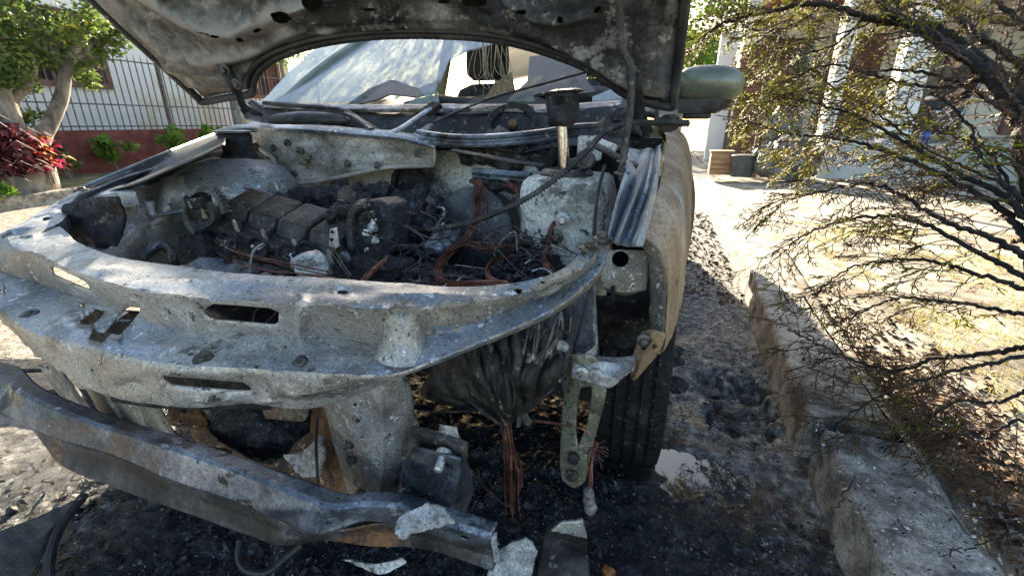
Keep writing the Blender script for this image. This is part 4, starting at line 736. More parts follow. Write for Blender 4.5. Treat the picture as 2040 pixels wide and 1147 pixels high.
mm = MB().add([p for r in mrows for p in r], [(j * 61 + i, j * 61 + i + 1, (j + 1) * 61 + i + 1, (j + 1) * 61 + i) for j in range(12) for i in range(60)]).build('melted_headlamp', 'melt', car, smooth=70, solid=.01, sub=1)
rnd = random.Random(5); base = at(1012, 826, Y=.585)
M['melt'] = mat('melted_plastic', [(.3, (.008, .008, .008)), (.5, (.03, .028, .026)), (.7, (.10, .095, .085))], 24, 9, .7, [(40, .64, .72, (.28, .27, .25))], rough=.35, bump=.7, bscale=80, stretch=(1, 1, .4))
for i in range(80):
    a = rnd.triangular(0, 1, .85); x = 850 + a * 285; y = 700 - 45 * math.sin(a * math.pi) + rnd.uniform(-30, 60) - (40 if a > .75 else 0) + (50 if a < .25 else 0)
    p3 = at(x, y, Y=rnd.uniform(.58, .62)); pm = at(x * .6 + 1012 * .4 + rnd.uniform(-16, 16), y * .55 + 826 * .45 + rnd.uniform(-8, 16), Y=rnd.uniform(.555, .60)); p0_ = base + V((rnd.gauss(0, .018), rnd.gauss(0, .008), rnd.gauss(0, .006)))
    b = MB(); b.tube(catmull([p0_, pm, p3], 9), [rnd.uniform(.0012, .0055) * k for k in (.8, 1, 1.2, 1.3, 1.3, 1.3, 1.2, 1, .6)], 5)
    if 1: b.build('melted_strand', 'melt', mm)
for x, y, r in ((1003, 688, .014), (955, 683, .006), (1018, 712, .006), (1015, 735, .004), (938, 705, .004), (1065, 700, .008), (1120, 690, .008)):
    b = MB(); b.blob(at(x, y, Y=.60), (r, r, r * .8), .8, 3, 70, x); b.build('ash_flake', 'fuzz', mm)
bundle(pp((1060, 650, .62), (1070, 610, .66), (1080, 580, .68)), 5, .004, seed=21, m='belt'); bundle(pp((1085, 700, .60), (1100, 660, .64), (1105, 620, .66)), 14, .010, seed=22, m='melt', name='burnt_fibres', r=.003)

# radiator seen through the opening
rad = sheet([pxrow([(330,800),(420,790),(520,790),(620,800),(720,800)], Y=.66), pxrow([(380,860),(450,860),(540,860),(630,860),(730,860)], Y=.66), pxrow([(420,930),(480,930),(560,940),(640,930),(740,930)], Y=.62), pxrow([(440,1010),(500,1010),(570,1010),(650,1010),(740,1010)], Y=.58)], 70, 14, holes=[[(400,815),(470,800),(560,800),(622,815),(620,860),(590,880),(575,905),(540,925),(500,915),(440,880),(410,850)]], bumps=[(540, 950, 60, 20, .012), (570, 965, 8, 40, .008), (600, 965, 6, 40, .008), (540, 965, 6, 40, -.008)], amp=.010, freq=16).build('radiator', 'rust', car, smooth=60, solid=.006)
b = MB(); b.blob(at(510, 850, Y=.74), (.13, .07, .085), .35, 5, 16, 9, 5); b.build('radiator_core', 'char_fine', rad)
b = sheet([pxrow([(640,868),(600,900),(566,905)], Y=.60), pxrow([(645,905),(615,935),(580,925)], Y=.585), pxrow([(640,945),(612,950),(590,938)], Y=.58)], 24, 8, amp=.006, freq=40); b.build('fibre_mat', 'fuzz', rad, solid=.008)
strand(pp((632, 820, .56), (630, 900, .55), (636, 1000, .54)), .003, 'rod', 'belt')
lumps('charred_pipe', [(430, 905, .60, .04, .02, .012), (395, 830, .62, .03, .02, .02), (360, 830, .62, .02, .02, .03), (470, 940, .59, .05, .02, .012)], 'rust')
sheet([pxrow([(520,800),(610,800),(620,790)], Y=.64), pxrow([(530,832),(600,838),(612,830)], Y=.64)], 10, 4).build('duct_lip', 'ash_beige', car, solid=.004)

# ------------------------------------------------------------------ wheels
def wheel(x, y, z=.285, flat=False):
    b = MB(); prof = [(.19, -.064), (.235, -.080), (.265, -.084), (.283, -.080), (.290, -.066)]
    for t in (-.045, -.015, .015, .045): prof += [(.291, t - .011), (.2915, t - .005), (.284, t - .003), (.284, t + .003), (.2915, t + .005), (.291, t + .011)]
    prof += [(.290, .066), (.283, .080), (.265, .084), (.235, .080), (.19, .064)]
    b.lathe((x, y, z), (1, 0, 0), prof, 90, cap=False, wob=.007); ty = b.build('wheel', 'rubber', car, smooth=40)
    b = MB()
    for i in range(70):
        a = 2 * math.pi * i / 70
        for s in (-1, 1):
            c = V((x + s * .058, y + math.cos(a) * .290, z + math.sin(a) * .290)); b.box(c, (.026, .010, .004), Matrix.Rotation(a - math.pi / 2, 3, 'X') @ Matrix.Rotation(s * .5, 3, 'Z'))
    b.build('tread_blocks', 'rubber', ty, kind='stuff')
    b = MB(); b.lathe((x, y, z), (1, 0, 0), [(.192, -.072), (.185, -.06), (.18, 0), (.185, .05), (.19, .072), (.17, .06), (.12, .045), (.05, .05), (.03, .055)], 40, wob=.002); b.build('rim', 'burnt_cast', ty)
WY = 1.26
sheet([pxrow([(1188,585),(1240,592),(1296,585)], Y=.90), pxrow([(1190,640),(1240,645),(1300,640)], Y=.93), pxrow([(1192,690),(1240,694),(1300,690)], Y=.955)], 24, 8, amp=.012, freq=14).build('arch_shade_sheet', 'char', car, solid=.004)  # black sheet added as the arch's shade over the tyre top
wheel(-.012, WY); wheel(2 * CX + .012, WY); wheel(.0, WY + 2.45); wheel(2 * CX, WY + 2.45)
for i, (x, y) in enumerate(((1340, 700), (1345, 770), (1338, 715))):
    b = MB(); b.blob(at(x, y, Y=1.12), (.03, .02, .018), .9, 3, 34, i); b.build('melted_rubber', 'char', car)
b = MB(); b.blob((.0, 1.35, .40), (.07, .25, .25), .3, 4, 8); b.build('wheel_arch_liner', 'char', car)

# burnt odds and ends lying all over the engine bay
rnd = random.Random(77)
vs = []; fs = []
def crumb(p, r):
    k = len(vs); 
    for d in ((1, 0, 0), (-1, 0, 0), (0, 1, 0), (0, -1, 0), (0, 0, 1), (0, 0, -1)): vs.append(p + V(d) * r * rnd.uniform(.4, 1.4))
    for a, c, e in ((0, 2, 4), (2, 1, 4), (1, 3, 4), (3, 0, 4), (2, 0, 5), (1, 2, 5), (3, 1, 5), (0, 3, 5)): fs.append((k + a, k + c, k + e))
for i in range(6000):
    x = rnd.uniform(400, 1090); y = rnd.triangular(385, 600, 570)
    if ((x - 945) / 95) ** 2 + ((y - 455) / 85) ** 2 < 1 or (x < 690 and y < 540): continue
    t = (y - 385) / 215; crumb(at(x, y, Y=1.18 - .42 * t + rnd.gauss(0, .03)), rnd.uniform(.003, .012))
MB().add(vs, fs).build('burnt_crumbs', 'char_fine', car, smooth=0, kind='stuff')
for i in range(34):
    x, y = rnd.uniform(430, 1080), rnd.uniform(500, 575); t = (y - 385) / 215; q = 1.1 - .4 * t; a = at(x, y, Y=q); pts = [a]
    for k in range(4): pts.append(pts[-1] + V((rnd.gauss(0, .05), rnd.gauss(0, .03), rnd.gauss(0, .03))))
    b = MB(); b.tube(catmull(pts, 24), rnd.choice([.0012, .0016, .002, .003]), 5); b.build('burnt_cable', rnd.choice(['belt', 'char', 'burnt_cast', 'ash_beige', 'char', 'belt']), car)
for i in range(40):
    x, y = rnd.uniform(680, 860), rnd.uniform(395, 560); t = (y - 385) / 215; p = at(x, y, Y=1.12 - .4 * t); b = MB(); b.blob(p, (rnd.uniform(.01, .03), rnd.uniform(.01, .02), rnd.uniform(.01, .025)), .9, 3, 40, i, 5); b.build('burnt_remnant', rnd.choice(['char', 'char_fine', 'burnt_cast', 'char_fine', 'ash_blue']), car)

# ------------------------------------------------------------------ hood, raised on its hinges, seen from below
AL = R(47); HO = V((0, 1.2, 1.02)); hu = V((1, 0, 0)); hv = V((0, -math.cos(AL), math.sin(AL))); hn = hu.cross(hv)   # hn points up and back
if hn.z < 0: hn = -hn
def hp_(px, py):
    p = at(px, py, pl=(HO, hn)) - HO; return p.dot(hu), p.dot(hv)
def h3(u, v, d=0): return HO + hu * u + hv * v - hn * d          # d > 0 : towards the camera (under side)
# rear edge (arch), from left corner to right corner
arch = [(405,198),(450,190),(496,183),(505,172),(506,156),(514,138),(530,121),(566,101),(636,79),(729,65),(800,61),(869,61),(962,66),(1032,78),(1102,99),(1172,127),(1212,152),(1235,172),(1262,186),(1300,198),(1338,205)]
au = [hp_(*p) for p in arch]; uL, uR = au[0][0], au[-1][0]
def bound(u):
    for a, c in zip(au[:-1], au[1:]):
        if a[0] <= u <= c[0]: return a[1] + (c[1] - a[1]) * (u - a[0]) / max(1e-6, c[0] - a[0])
    return au[0][1] if u < uL else au[-1][1]
lpx = hp_(190, 0); rpx = hp_(1363, 0); VT = .92
def ul(v): return uL + (lpx[0] - uL) * v / lpx[1] + .12 * (v / VT) ** 3
def ur(v): return uR + (rpx[0] - uR) * v / rpx[1] - .10 * (v / VT) ** 3
# relief of the pressed inner panel as a height field over (u, v)
def seg(p, a, c):
    ax, ay = a; dx, dy = c[0] - ax, c[1] - ay; t = max(0, min(1, ((p[0] - ax) * dx + (p[1] - ay) * dy) / (dx * dx + dy * dy))); return math.hypot(p[0] - ax - t * dx, p[1] - ay - t * dy)
def poly_d(p, pl): return min(seg(p, a, c) for a, c in zip(pl[:-1], pl[1:]))
in1 = [hp_(*q) for q in [(260,0),(330,60),(395,120),(440,135),(520,110),(580,72),(650,45),(760,35),(900,35),(1000,45),(1080,70),(1150,110),(1230,160)]]
cav = [[hp_(*q) for q in [(345,-5),(420,30),(465,36),(500,15),(515,-30),(500,-140),(330,-140)]], [hp_(*q) for q in [(1020,-20),(1070,10),(1130,14),(1180,0),(1200,-60),(1190,-170),(1010,-170)]], [hp_(*q) for q in [(590,-15),(700,-40),(800,-45),(900,-40),(960,-20),(950,-170),(600,-170)]]]
ridge = [hp_(*q) for q in [(300,-20),(370,25),(430,52),(480,52),(520,35),(560,15),(600,-5),(640,-40)]]
ridge2 = [hp_(*q) for q in [(300,60),(350,100),(400,110),(470,105),(540,85),(600,55),(700,42),(860,38),(980,42),(1060,60),(1150,95),(1220,140),(1290,160)]]
ridge3 = [hp_(*q) for q in [(330,125),(400,128),(470,135),(500,130)]]
def relief(u, v):
    b0 = bound(u); e = min(v - b0, u - ul(v), ur(v) - u)
    d = .022 * smooth01(e / .035)
    d += .02 * math.exp(-(poly_d((u, v), ridge) / .022) ** 2) + .016 * math.exp(-(poly_d((u, v), ridge2) / .02) ** 2) - .014 * math.exp(-(poly_d((u, v), in1) / .012) ** 2)
    d += .012 * math.exp(-(poly_d((u, v), ridge3) / .016) ** 2)
    for c in cav:
        ins = inpoly(u, v, c); q = poly_d((u, v), c + c[:1])
        d -= .045 * (smooth01(.5 + (q if ins else -q) / .03))
        d += .010 * math.exp(-((q - .012) / .014) ** 2) * (0 if ins else 1)
    if v < .10 and u < uL + .22: d -= .02 * smooth01((.07 - v) / .02)
    return d + .0035 * fbm((u, v, 0), 7, 4)
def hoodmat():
    m = M['hood_in'].copy(); m.name = 'scorched_hood_pale_ridges'; nt = m.node_tree; L = nt.links.new; b = nt.nodes['Principled BSDF']; src = b.inputs['Base Color'].links[0].from_socket
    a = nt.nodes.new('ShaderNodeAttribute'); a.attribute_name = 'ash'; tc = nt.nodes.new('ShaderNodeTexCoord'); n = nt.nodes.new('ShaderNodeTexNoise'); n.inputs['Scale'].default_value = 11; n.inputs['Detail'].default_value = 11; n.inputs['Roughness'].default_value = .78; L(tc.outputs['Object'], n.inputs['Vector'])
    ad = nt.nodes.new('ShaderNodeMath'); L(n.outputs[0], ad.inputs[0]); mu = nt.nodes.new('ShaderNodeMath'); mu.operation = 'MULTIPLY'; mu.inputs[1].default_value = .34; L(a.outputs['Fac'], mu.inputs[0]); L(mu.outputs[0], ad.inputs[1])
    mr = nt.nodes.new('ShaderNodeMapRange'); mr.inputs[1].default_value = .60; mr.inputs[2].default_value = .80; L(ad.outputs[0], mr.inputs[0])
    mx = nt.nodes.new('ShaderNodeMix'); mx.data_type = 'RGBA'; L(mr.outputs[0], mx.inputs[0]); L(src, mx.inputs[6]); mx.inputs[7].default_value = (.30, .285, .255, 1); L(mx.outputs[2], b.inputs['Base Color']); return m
NU, NV = 230, 130; vs = []
for j in range(NV + 1):
    for i in range(NU + 1):
        s = i / NU; u = uL + (uR - uL) * s; t = j / NV; b0 = bound(u)
        v = b0 + (VT - b0) * (t ** 1.6); uu = ul(v) + (ur(v) - ul(v)) * s
        vs.append(h3(uu, v, relief(uu, v) + .004))
fs = [(j * (NU + 1) + i, j * (NU + 1) + i + 1, (j + 1) * (NU + 1) + i + 1, (j + 1) * (NU + 1) + i) for j in range(NV) for i in range(NU)]
hh = [[(387,64),(395,63),(436,73),(435,77),(425,76)], [(470,78),(476,75),(484,78),(486,84),(478,84),(471,82)], [(504,61),(515,55),(521,60),(512,67),(505,66)], [(537,28),(556,23),(570,26),(581,38),(572,46),(557,48),(545,42)], ell(622, 2, 22, 20, 18, .1), ell(735, 20, 14, 4, 12), ell(885, 4, 14, 4, 12), ell(945, 2, 26, 13, 16), ell(1040, 25, 14, 5, 12), ell(1115, 40, 8, 7, 12), ell(1190, 20, 10, 5, 12, -.6), ell(309, 66, 3, 3, 8), ell(1080, 70, 5, 3, 8)]
keep = []; edge = {}
for f in fs:
    c = sum((vs[i] for i in f), V((0, 0, 0))) / 4; x, y, z = proj(c); hit = next((h for h in hh if inpoly(x, y, h)), None)
    if hit is None: keep.append(f)
    else:
        for i in f: edge[i] = hit
used = set(i for f in keep for i in f)
for i, h in edge.items():
    if i in used:
        x, y, z = proj(vs[i]); d, qx, qy = nearpoly(x, y, h)
        if d < 100: vs[i] = at(qx, qy, D=z)
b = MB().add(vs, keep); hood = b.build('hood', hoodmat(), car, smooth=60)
at_ = hood.data.attributes.new('ash', 'FLOAT', 'POINT'); co_ = [v.co for v in hood.data.vertices]; bs_ = parent_base(car); va = []  # ash on ridges, painted paler to lift flat-lit relief; left side paler too
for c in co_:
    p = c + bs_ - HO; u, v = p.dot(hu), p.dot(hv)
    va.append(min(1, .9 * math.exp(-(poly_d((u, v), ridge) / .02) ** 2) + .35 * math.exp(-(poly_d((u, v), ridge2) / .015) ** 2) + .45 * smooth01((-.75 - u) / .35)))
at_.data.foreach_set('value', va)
# outer skin of the hood
vs = []
for j in range(41):
    for i in range(61):
        s = i / 60; u = uL + (uR - uL) * s; b0 = bound(u); v = b0 - .004 + (VT + .012 - b0) * (j / 40); uu = ul(v) - .006 + (ur(v) - ul(v) + .012) * s
        cr = .03 * (1 - (2 * s - 1) ** 2) + .02 * math.sin(math.pi * j / 40); vs.append(h3(uu, v, -.012 - cr * .6))
b = MB().add(vs, [(j * 61 + i, j * 61 + i + 1, (j + 1) * 61 + i + 1, (j + 1) * 61 + i) for j in range(40) for i in range(60)]); b.build('outer_skin', 'black_paint', hood, smooth=60, solid=.004)
# folded dark hem all round the visible edge
b = MB(); hem = [h3(ul(v) - .004, v, .008) for v in np.linspace(VT, au[0][1] + .01, 20)] + [h3(u, v - .004, .008) for u, v in au] + [h3(ur(v) + .004, v, .008) for v in np.linspace(au[-1][1] + .01, VT, 20)]
b.tube(catmull(hem, 260), .012, 8, flat=.9); b.build('hem', 'black_paint', hood, smooth=60)
b = MB(); b.tube(catmull([h3(u, v + .014, .020) for u, v in au[3:18]], 120), .007, 6); b.build('rear_seal', 'ring_dark', hood)
# hinges
def hinge(pts, r, nm='hinge'):
    b = MB(); b.tube(catmull(pts, 24), r, 8, flat=.4); return b.build(nm, 'black_paint', car)
hi = hinge(pp((445, 130, 1.08), (462, 160, 1.07), (474, 180, 1.08), (486, 212, 1.12), (520, 232, 1.2)), [.02] * 12 + [.012] * 12)
for x, y, q in ((449, 140, 1.06), (472, 168, 1.055)): bolt(at(x, y, Y=q), (0, -1, -.4), .008, .008, hi)
b = MB(); b.prism([at(478, 218, Y=1.13), at(500, 200, Y=1.16), at(535, 228, Y=1.25), at(530, 240, Y=1.2), at(490, 238, Y=1.12)], (0, .01, 0)); b.build('hinge_base', 'black_paint', car)
hinge(pp((1262, 150, 1.12), (1268, 190, 1.14), (1275, 230, 1.2), (1290, 262, 1.25)), [.018] * 24)
# prop rod
b = MB(); b.tube(catmull(pp((1225, -60, .93), (1233, 10, .97), (1236, 60, .99), (1240, 95, 1.0), (1256, 130, 1.0), (1258, 165, 1.0), (1253, 240, 1.0), (1243, 300, 1.0), (1238, 352, 1.0)), 60), .0075, 10); pr = b.build('prop_rod', 'burnt_cast', car)
b = MB(); b.tube(catmull(pp((1236, 352, 1.0), (1246, 362, .99), (1256, 350, 1.0), (1256, 335, 1.01)), 14), .006, 8); b.build('rod_hook', 'burnt_cast', pr)

# ------------------------------------------------------------------ windscreen, cabin
wl0, wr0 = V((-1.40, 1.46, .985)), V((-.04, 1.46, .985)); wc0 = V((CX, 1.34, .955))
wl1, wr1 = V((-1.24, 2.08, 1.36)), V((-.20, 2.08, 1.36)); wc1 = V((CX, 2.0, 1.40))
WN = (wr0 - wl0).cross((wl1 + wr1) / 2 - (wl0 + wr0) / 2).normalized()
WP = ((wl0 + wr0) / 2 + V((0, -.045, 0)), WN)
def wpt(px, py):
    p = at(px, py, pl=WP); s = (p.x - CX) / .68; return p - WN * (0 if WN.y < 0 else 0)
def pane(poly, m, name='glass_shard', parent=car, th=.005, jag=0):
    pts = []
    for a, c in zip(poly, poly[1:] + poly[:1]):
        k = max(1, int(math.hypot(c[0] - a[0], c[1] - a[1]) / 14)) if jag else 1
        for q in range(k):
            x = a[0] + (c[0] - a[0]) * q / k; y = a[1] + (c[1] - a[1]) * q / k
            if jag and q: x += random.uniform(-jag, jag); y += random.uniform(-jag, jag)
            pts.append(wpt(x, y))
    b = MB(); b.prism(pts, WN * th); return b.build(name, m, parent, smooth=0)
ws = pane([(522,204),(560,165),(610,115),(650,78),(720,55),(860,50),(960,58),(1008,76),(985,88),(955,98),(935,102),(915,112),(895,122),(888,140),(880,160),(872,170),(868,186),(850,196),(830,178),(800,170),(775,164),(755,178),(735,196),(720,204),(640,208)], 'glass', 'windscreen', jag=1.5)
for k, (poly, m) in enumerate([([(690,212),(735,180),(780,162),(835,178),(876,160),(870,186),(830,196),(780,190),(740,204)], 'glass_dark'), ([(690,212),(720,192),(735,196),(712,216)], 'glass_dark'), ([(806,216),(845,188),(872,186),(876,204),(848,222)], 'glass_clean'), ([(785,196),(800,190),(790,200)], 'glass_clean'),
    ([(966,200),(985,170),(1018,146),(1026,178),(985,198)], mat('golden_mesh_shard', [(.35, (.16, .11, .03)), (.55, (.34, .25, .08)), (.7, (.5, .4, .18))], 80, 8, .7, rough=.6, bump=.8, bscale=200, trans=.5)), ([(1055,116),(1085,112),(1130,116),(1168,128),(1170,165),(1188,186),(1150,190),(1090,186),(1050,198),(1010,205),(1050,165)], 'glass_dark'), ([(1010,206),(1060,186),(1066,204)], 'glass_clean'), ([(1130,164),(1150,160),(1156,178),(1136,182)], 'glass_clean'), ([(1180,196),(1210,184),(1244,174),(1252,196),(1180,210)], 'glass')]): pane(poly, m, jag=1.5)
# pillars, roof, sides
def arc3(a, c, b_, n=14): return catmull([a, c, b_], n)
b = MB(); b.tube(catmull([V((-1.46, 1.38, .95)), wl0 + V((-.03, 0, 0)), (wl0 + wl1) / 2 + V((-.035, -.01, .02)), wl1 + V((-.02, 0, 0)), V((-1.24, 2.4, 1.42))], 24), .032, 10, flat=.8); b.build('pillar', 'car_paint', car)
b = MB(); b.tube(catmull([V((-.0, 1.38, .95)), wr0 + V((.03, 0, 0)), (wr0 + wr1) / 2 + V((.035, -.01, .02)), wr1 + V((.02, 0, 0)), V((-.2, 2.4, 1.42))], 24), .032, 10, flat=.8); b.build('pillar', 'black_paint', car)
rf = [[V((x, y, z - .05 * ((x - CX) / .55) ** 2)) for x in np.linspace(-1.26, -.18, 9)] for y, z in ((2.05, 1.41), (2.5, 1.47), (3.1, 1.46), (3.6, 1.40), (3.85, 1.34))]
sheet(rf, 24, 5, smooth_rows=True).build('roof', 'car_paint', car, smooth=60, solid=.03)
for s in (-1, 1):
    X0 = lambda d: CX + s * d
    low = sheet([[V((X0(.70), y, .93 + (y - 1.6) * .02)) for y in np.linspace(1.6, 3.3, 8)], [V((X0(.80), y, .80)) for y in np.linspace(1.6, 3.3, 8)], [V((X0(.825), y, .6)) for y in np.linspace(1.6, 3.3, 8)], [V((X0(.79), y, .26)) for y in np.linspace(1.6, 3.3, 8)]], 30, 5, smooth_rows=True)
    low.build('door', 'car_paint' if s < 0 else 'rust_panel', car, smooth=60, solid=.02)
    q = sheet([[V((X0(.70), y, .97)) for y in np.linspace(3.3, 4.15, 6)], [V((X0(.82), y, .75)) for y in np.linspace(3.3, 4.1, 6)], [V((X0(.80), y, .62)) for y in np.linspace(3.3, 4.1, 6)]], 12, 5, smooth_rows=True); q.build('rear_wing', 'car_paint', car, smooth=60, solid=.02)
    b = MB(); b.tube([V((X0(.68), 2.75, .97)), V((X0(.55), 2.72, 1.41))], .035, 8); b.build('pillar', 'car_paint', car)
    b = MB(); b.tube([V((X0(.68), 3.9, .97)), V((X0(.54), 3.62, 1.37))], .05, 8); b.build('pillar', 'car_paint', car)
b = MB(); b.box((CX, 4.1, .62), (1.45, .12, .7)); b.build('tailgate', 'car_paint', car, bevel=.05); b = MB(); b.box((CX, 2.6, .24), (1.5, 3.0, .05)); b.build('floor_pan', 'char', car); b = MB(); b.box((CX, 1.50, .58), (1.42, .03, .66)); b.build('bulkhead_sun_block', 'char', car); b = MB(); b.box((CX, 1.45, .155), (1.15, .26, .17)); b.build('subframe_sun_block', 'char', car, bevel=.03)  # bulkhead panel and subframe box added to block sun leaking under the car
# dashboard, seats, wheel
dsh = sheet([[V((x, 1.50, .97)) for x in np.linspace(-1.4, -.04, 8)], [V((x, 1.75, 1.035 + .02 * math.sin(x * 9))) for x in np.linspace(-1.38, -.06, 8)], [V((x, 1.92, 1.01)) for x in np.linspace(-1.36, -.08, 8)], [V((x, 1.95, .6)) for x in np.linspace(-1.36, -.08, 8)]], 40, 6, amp=.012, freq=7, smooth_rows=True).build('dashboard', 'cabin', car, smooth=60, solid=.01)
b = MB(); b.blob(V((-.36, 1.75, 1.04)), (.17, .1, .04), .3, 3, 9); b.blob(V((-.85, 1.72, 1.02)), (.16, .08, .03), .4, 3, 9); b.build('instrument_hood', 'cabin', dsh)
def seatf(x, y):
    b = superloft((x, y, .54), [(.20, .07, -.02, 0, 0), (.235, .08, .12, 0, .02), (.24, .08, .32, 0, .06), (.22, .07, .50, 0, .11), (.17, .055, .60, 0, .13), (.1, .03, .63, 0, .135)], 28, 3.2); st_ = b.build('seat', 'seat', car, smooth=60)
    b = superloft((x, y + .14, 1.20), [(.09, .03, -.01, 0, 0), (.125, .05, .02, 0, 0), (.13, .055, .10, 0, .005), (.12, .05, .19, 0, .01), (.08, .03, .215, 0, .012)], 24, 3.5); b.build('headrest', 'seat', st_, smooth=60)
    b = MB(); b.tube([(x - .05, y + .13, 1.1), (x - .05, y + .14, 1.22)], .006, 6); b.tube([(x + .05, y + .13, 1.1), (x + .05, y + .14, 1.22)], .006, 6); b.build('headrest_post', 'bright_metal', st_)
    b = superloft((x, y - .27, .36), [(.2, .24, 0, 0, 0), (.24, .26, .08, 0, 0), (.24, .26, .16, 0, 0), (.2, .22, .19, 0, 0)], 24, 4); b.build('cushion', 'seat', st_, smooth=60)
seatf(-.42, 2.52); seatf(-1.05, 2.62)
b = superloft((CX, 3.45, .45), [(.6, .09, 0, 0, 0), (.62, .09, .3, 0, .05), (.6, .08, .48, 0, .1), (.5, .04, .52, 0, .11)], 40, 6); b.build('rear_seat', 'seat', car, smooth=60)
b = MB(); c = V((-.33, 1.98, 1.06)); b.tube([c + V((.19 * math.cos(a), .06 * math.sin(a) * 1.0, .18 * math.sin(a))) for a in [2 * math.pi * i / 40 for i in range(41)]], .014, 8, cap=False); b.blob(c, (.07, .03, .06), .1, 3); b.tube([c, c + V((.18, 0, 0))], .016, 6); b.tube([c, c - V((.18, 0, 0))], .016, 6); b.build('steering_wheel', 'cabin', car)
# strings of melted lining
for i in range(22):
    x = random.uniform(950, 1010); p0_ = at(x, random.uniform(70, 100), Y=1.75); p1_ = at(x + random.uniform(-12, 30), random.uniform(150, 205), Y=1.72)
    b = MB(); b.tube(catmull([p0_, (p0_ + p1_) / 2 + V((random.gauss(0, .02), random.gauss(0, .02), -.02)), p1_], 12), .0013, 4); b.build('melted_thread', mat('golden_thread', [(.3, (.4, .34, .2)), (.7, (.6, .55, .4))], 8, 2, .5, rough=.5, bump=0, trans=.4) if i == 0 else MATS['golden_thread'], car)
# door mirror
mc = at(1412, 166, Y=1.98); b = superloft(mc, [(.03, .02, -.062, -.01, 0), (.10, .045, -.058, 0, 0), (.118, .062, -.03, 0, 0), (.122, .068, .0, 0, 0), (.112, .064, .03, -.002, .0), (.085, .05, .05, -.006, .0), (.04, .025, .06, -.008, .0)], 32, 3); mi = b.build('door_mirror', 'car_paint', car, smooth=60)
b = superloft(mc + V((-.03, .0, -.075)), [(.10, .045, -.03, -.03, 0), (.13, .05, -.01, -.02, 0), (.12, .05, .02, 0, 0)], 24, 3); b.build('mirror_base', 'cabin', mi, smooth=60)
b = MB(); b.box((.10, 1.98, .985), (.10, .06, .04)); b.build('mirror_arm', 'cabin', mi, bevel=.01)

# ------------------------------------------------------------------ opposite side of the street
M['render_white'] = mat('white_render', [(.3, (.78, .78, .74)), (.7, (.86, .86, .83))], 1.2, 8, .6, [(.6, .55, .75, (.66, .60, .44))], rough=.9, bump=.25, bscale=40)
M['render_red'] = mat('oxide_red_render', [(.3, (.11, .03, .025)), (.55, (.19, .055, .045)), (.75, (.26, .09, .075))], 6, 9, .7, rough=.9, bump=1, bscale=26)
M['shutter'] = mat('brown_shutter_wood', [(.3, (.10, .045, .035)), (.6, (.20, .095, .075)), (.75, (.27, .15, .12))], 9, 6, .6, rough=.7, bump=.2, stretch=(1, 1, .2))
M['iron'] = mat('grey_brown_iron', [(.35, (.07, .06, .055)), (.65, (.14, .125, .115))], 14, 6, .6, rough=.6, bump=.2)
M['pane'] = mat('dark_window_pane', [(.3, (.012, .013, .014)), (.7, (.03, .03, .03))], 2, 3, .5, rough=.15, bump=0)
M['roof_tile'] = mat('clay_tile', [(.3, (.16, .06, .035)), (.7, (.32, .14, .08))], 5, 6, .6, rough=.85, bump=.6, bscale=12)
M['bark'] = mat('grey_tan_bark', [(.3, (.06, .05, .038)), (.48, (.19, .165, .13)), (.62, (.30, .27, .22)), (.75, (.42, .39, .34))], 7, 9, .7, rough=.9, bump=1, bscale=30, stretch=(1, 1, .4))
def leafmat(n, a, b_, c, tr=.35): return mat(n, [(.3, a), (.5, b_), (.7, c)], 3.5, 6, .7, rough=.5, bump=0, trans=tr)
M['leaf'] = leafmat('tree_leaf', (.04, .075, .014), (.095, .15, .028), (.19, .24, .055), .48); M['leaf_light'] = leafmat('shrub_leaf', (.06, .13, .015), (.13, .25, .03), (.25, .36, .06), .45)
M['leaf_red'] = leafmat('red_cordyline_leaf', (.28, .012, .08), (.58, .03, .16), (.66, .12, .10), .45); M['leaf_purple'] = leafmat('purple_cordyline_leaf', (.03, .008, .012), (.08, .018, .025), (.16, .035, .05), .3)
M['leaf_orange'] = leafmat('orange_leaf', (.5, .08, .02), (.7, .2, .03), (.75, .4, .05), .45)
FX = -9.4
hs_ = thing('house', 'white rendered house with brown shuttered window behind the iron fence', 'house', (-10.4, 6, 0))
b = MB(); b.box((-12.4, 4.5, 2.2), (4, 14, 4.6)); b.build('wall', 'render_white', hs_)
b = MB(); b.box((-12.2, 4.5, 4.62), (4.8, 14.8, .14)); b.build('eave', 'shutter', hs_); b = MB(); b.add([V((-9.8, -2.8, 4.7)), V((-9.8, 11.8, 4.7)), V((-12.4, 11.8, 5.7)), V((-12.4, -2.8, 5.7))], [(0, 1, 2, 3)]); b.build('roof', 'roof_tile', hs_, solid=.1)
def window(y0, y1, z0, z1, xw=-10.4):
    b = MB(); t = .09
    for (a, c, d, e) in ((y0 - t, y1 + t, z0 - t, z0), (y0 - t, y1 + t, z1, z1 + t), (y0 - t, y0, z0, z1), (y1, y1 + t, z0, z1)): b.box((xw + .03, (a + c) / 2, (d + e) / 2), (.06, c - a, e - d))
    wn = b.build('window', 'shutter', hs_)
    b = MB(); b.box((xw + .006, (y0 + y1) / 2, (z0 + z1) / 2), (.012, y1 - y0, z1 - z0)); b.build('pane', 'pane', wn)
    w4 = (y1 - y0) / 4
    for k in range(1, 4):
        b = MB(); b.box((xw + .03, y0 + w4 * k, (z0 + z1) / 2), (.035, .05, z1 - z0)); b.build('mullion', 'shutter', wn)
    for s in (0, 3):
        zz = z0 + .03
        while zz < z1:
            b = MB(); b.box((xw + .026, y0 + w4 * (s + .5), zz), (.012, w4 - .07, .03), Matrix.Rotation(.7, 3, 'Y')); b.build('slat', 'shutter', wn); zz += .05
    for k in range(4):
        b = MB(); b.box((xw + .03, y0 + w4 * (1.2 + k * .5), (z0 + z1) / 2), (.02, .02, z1 - z0)); b.build('bar', 'shutter', wn)
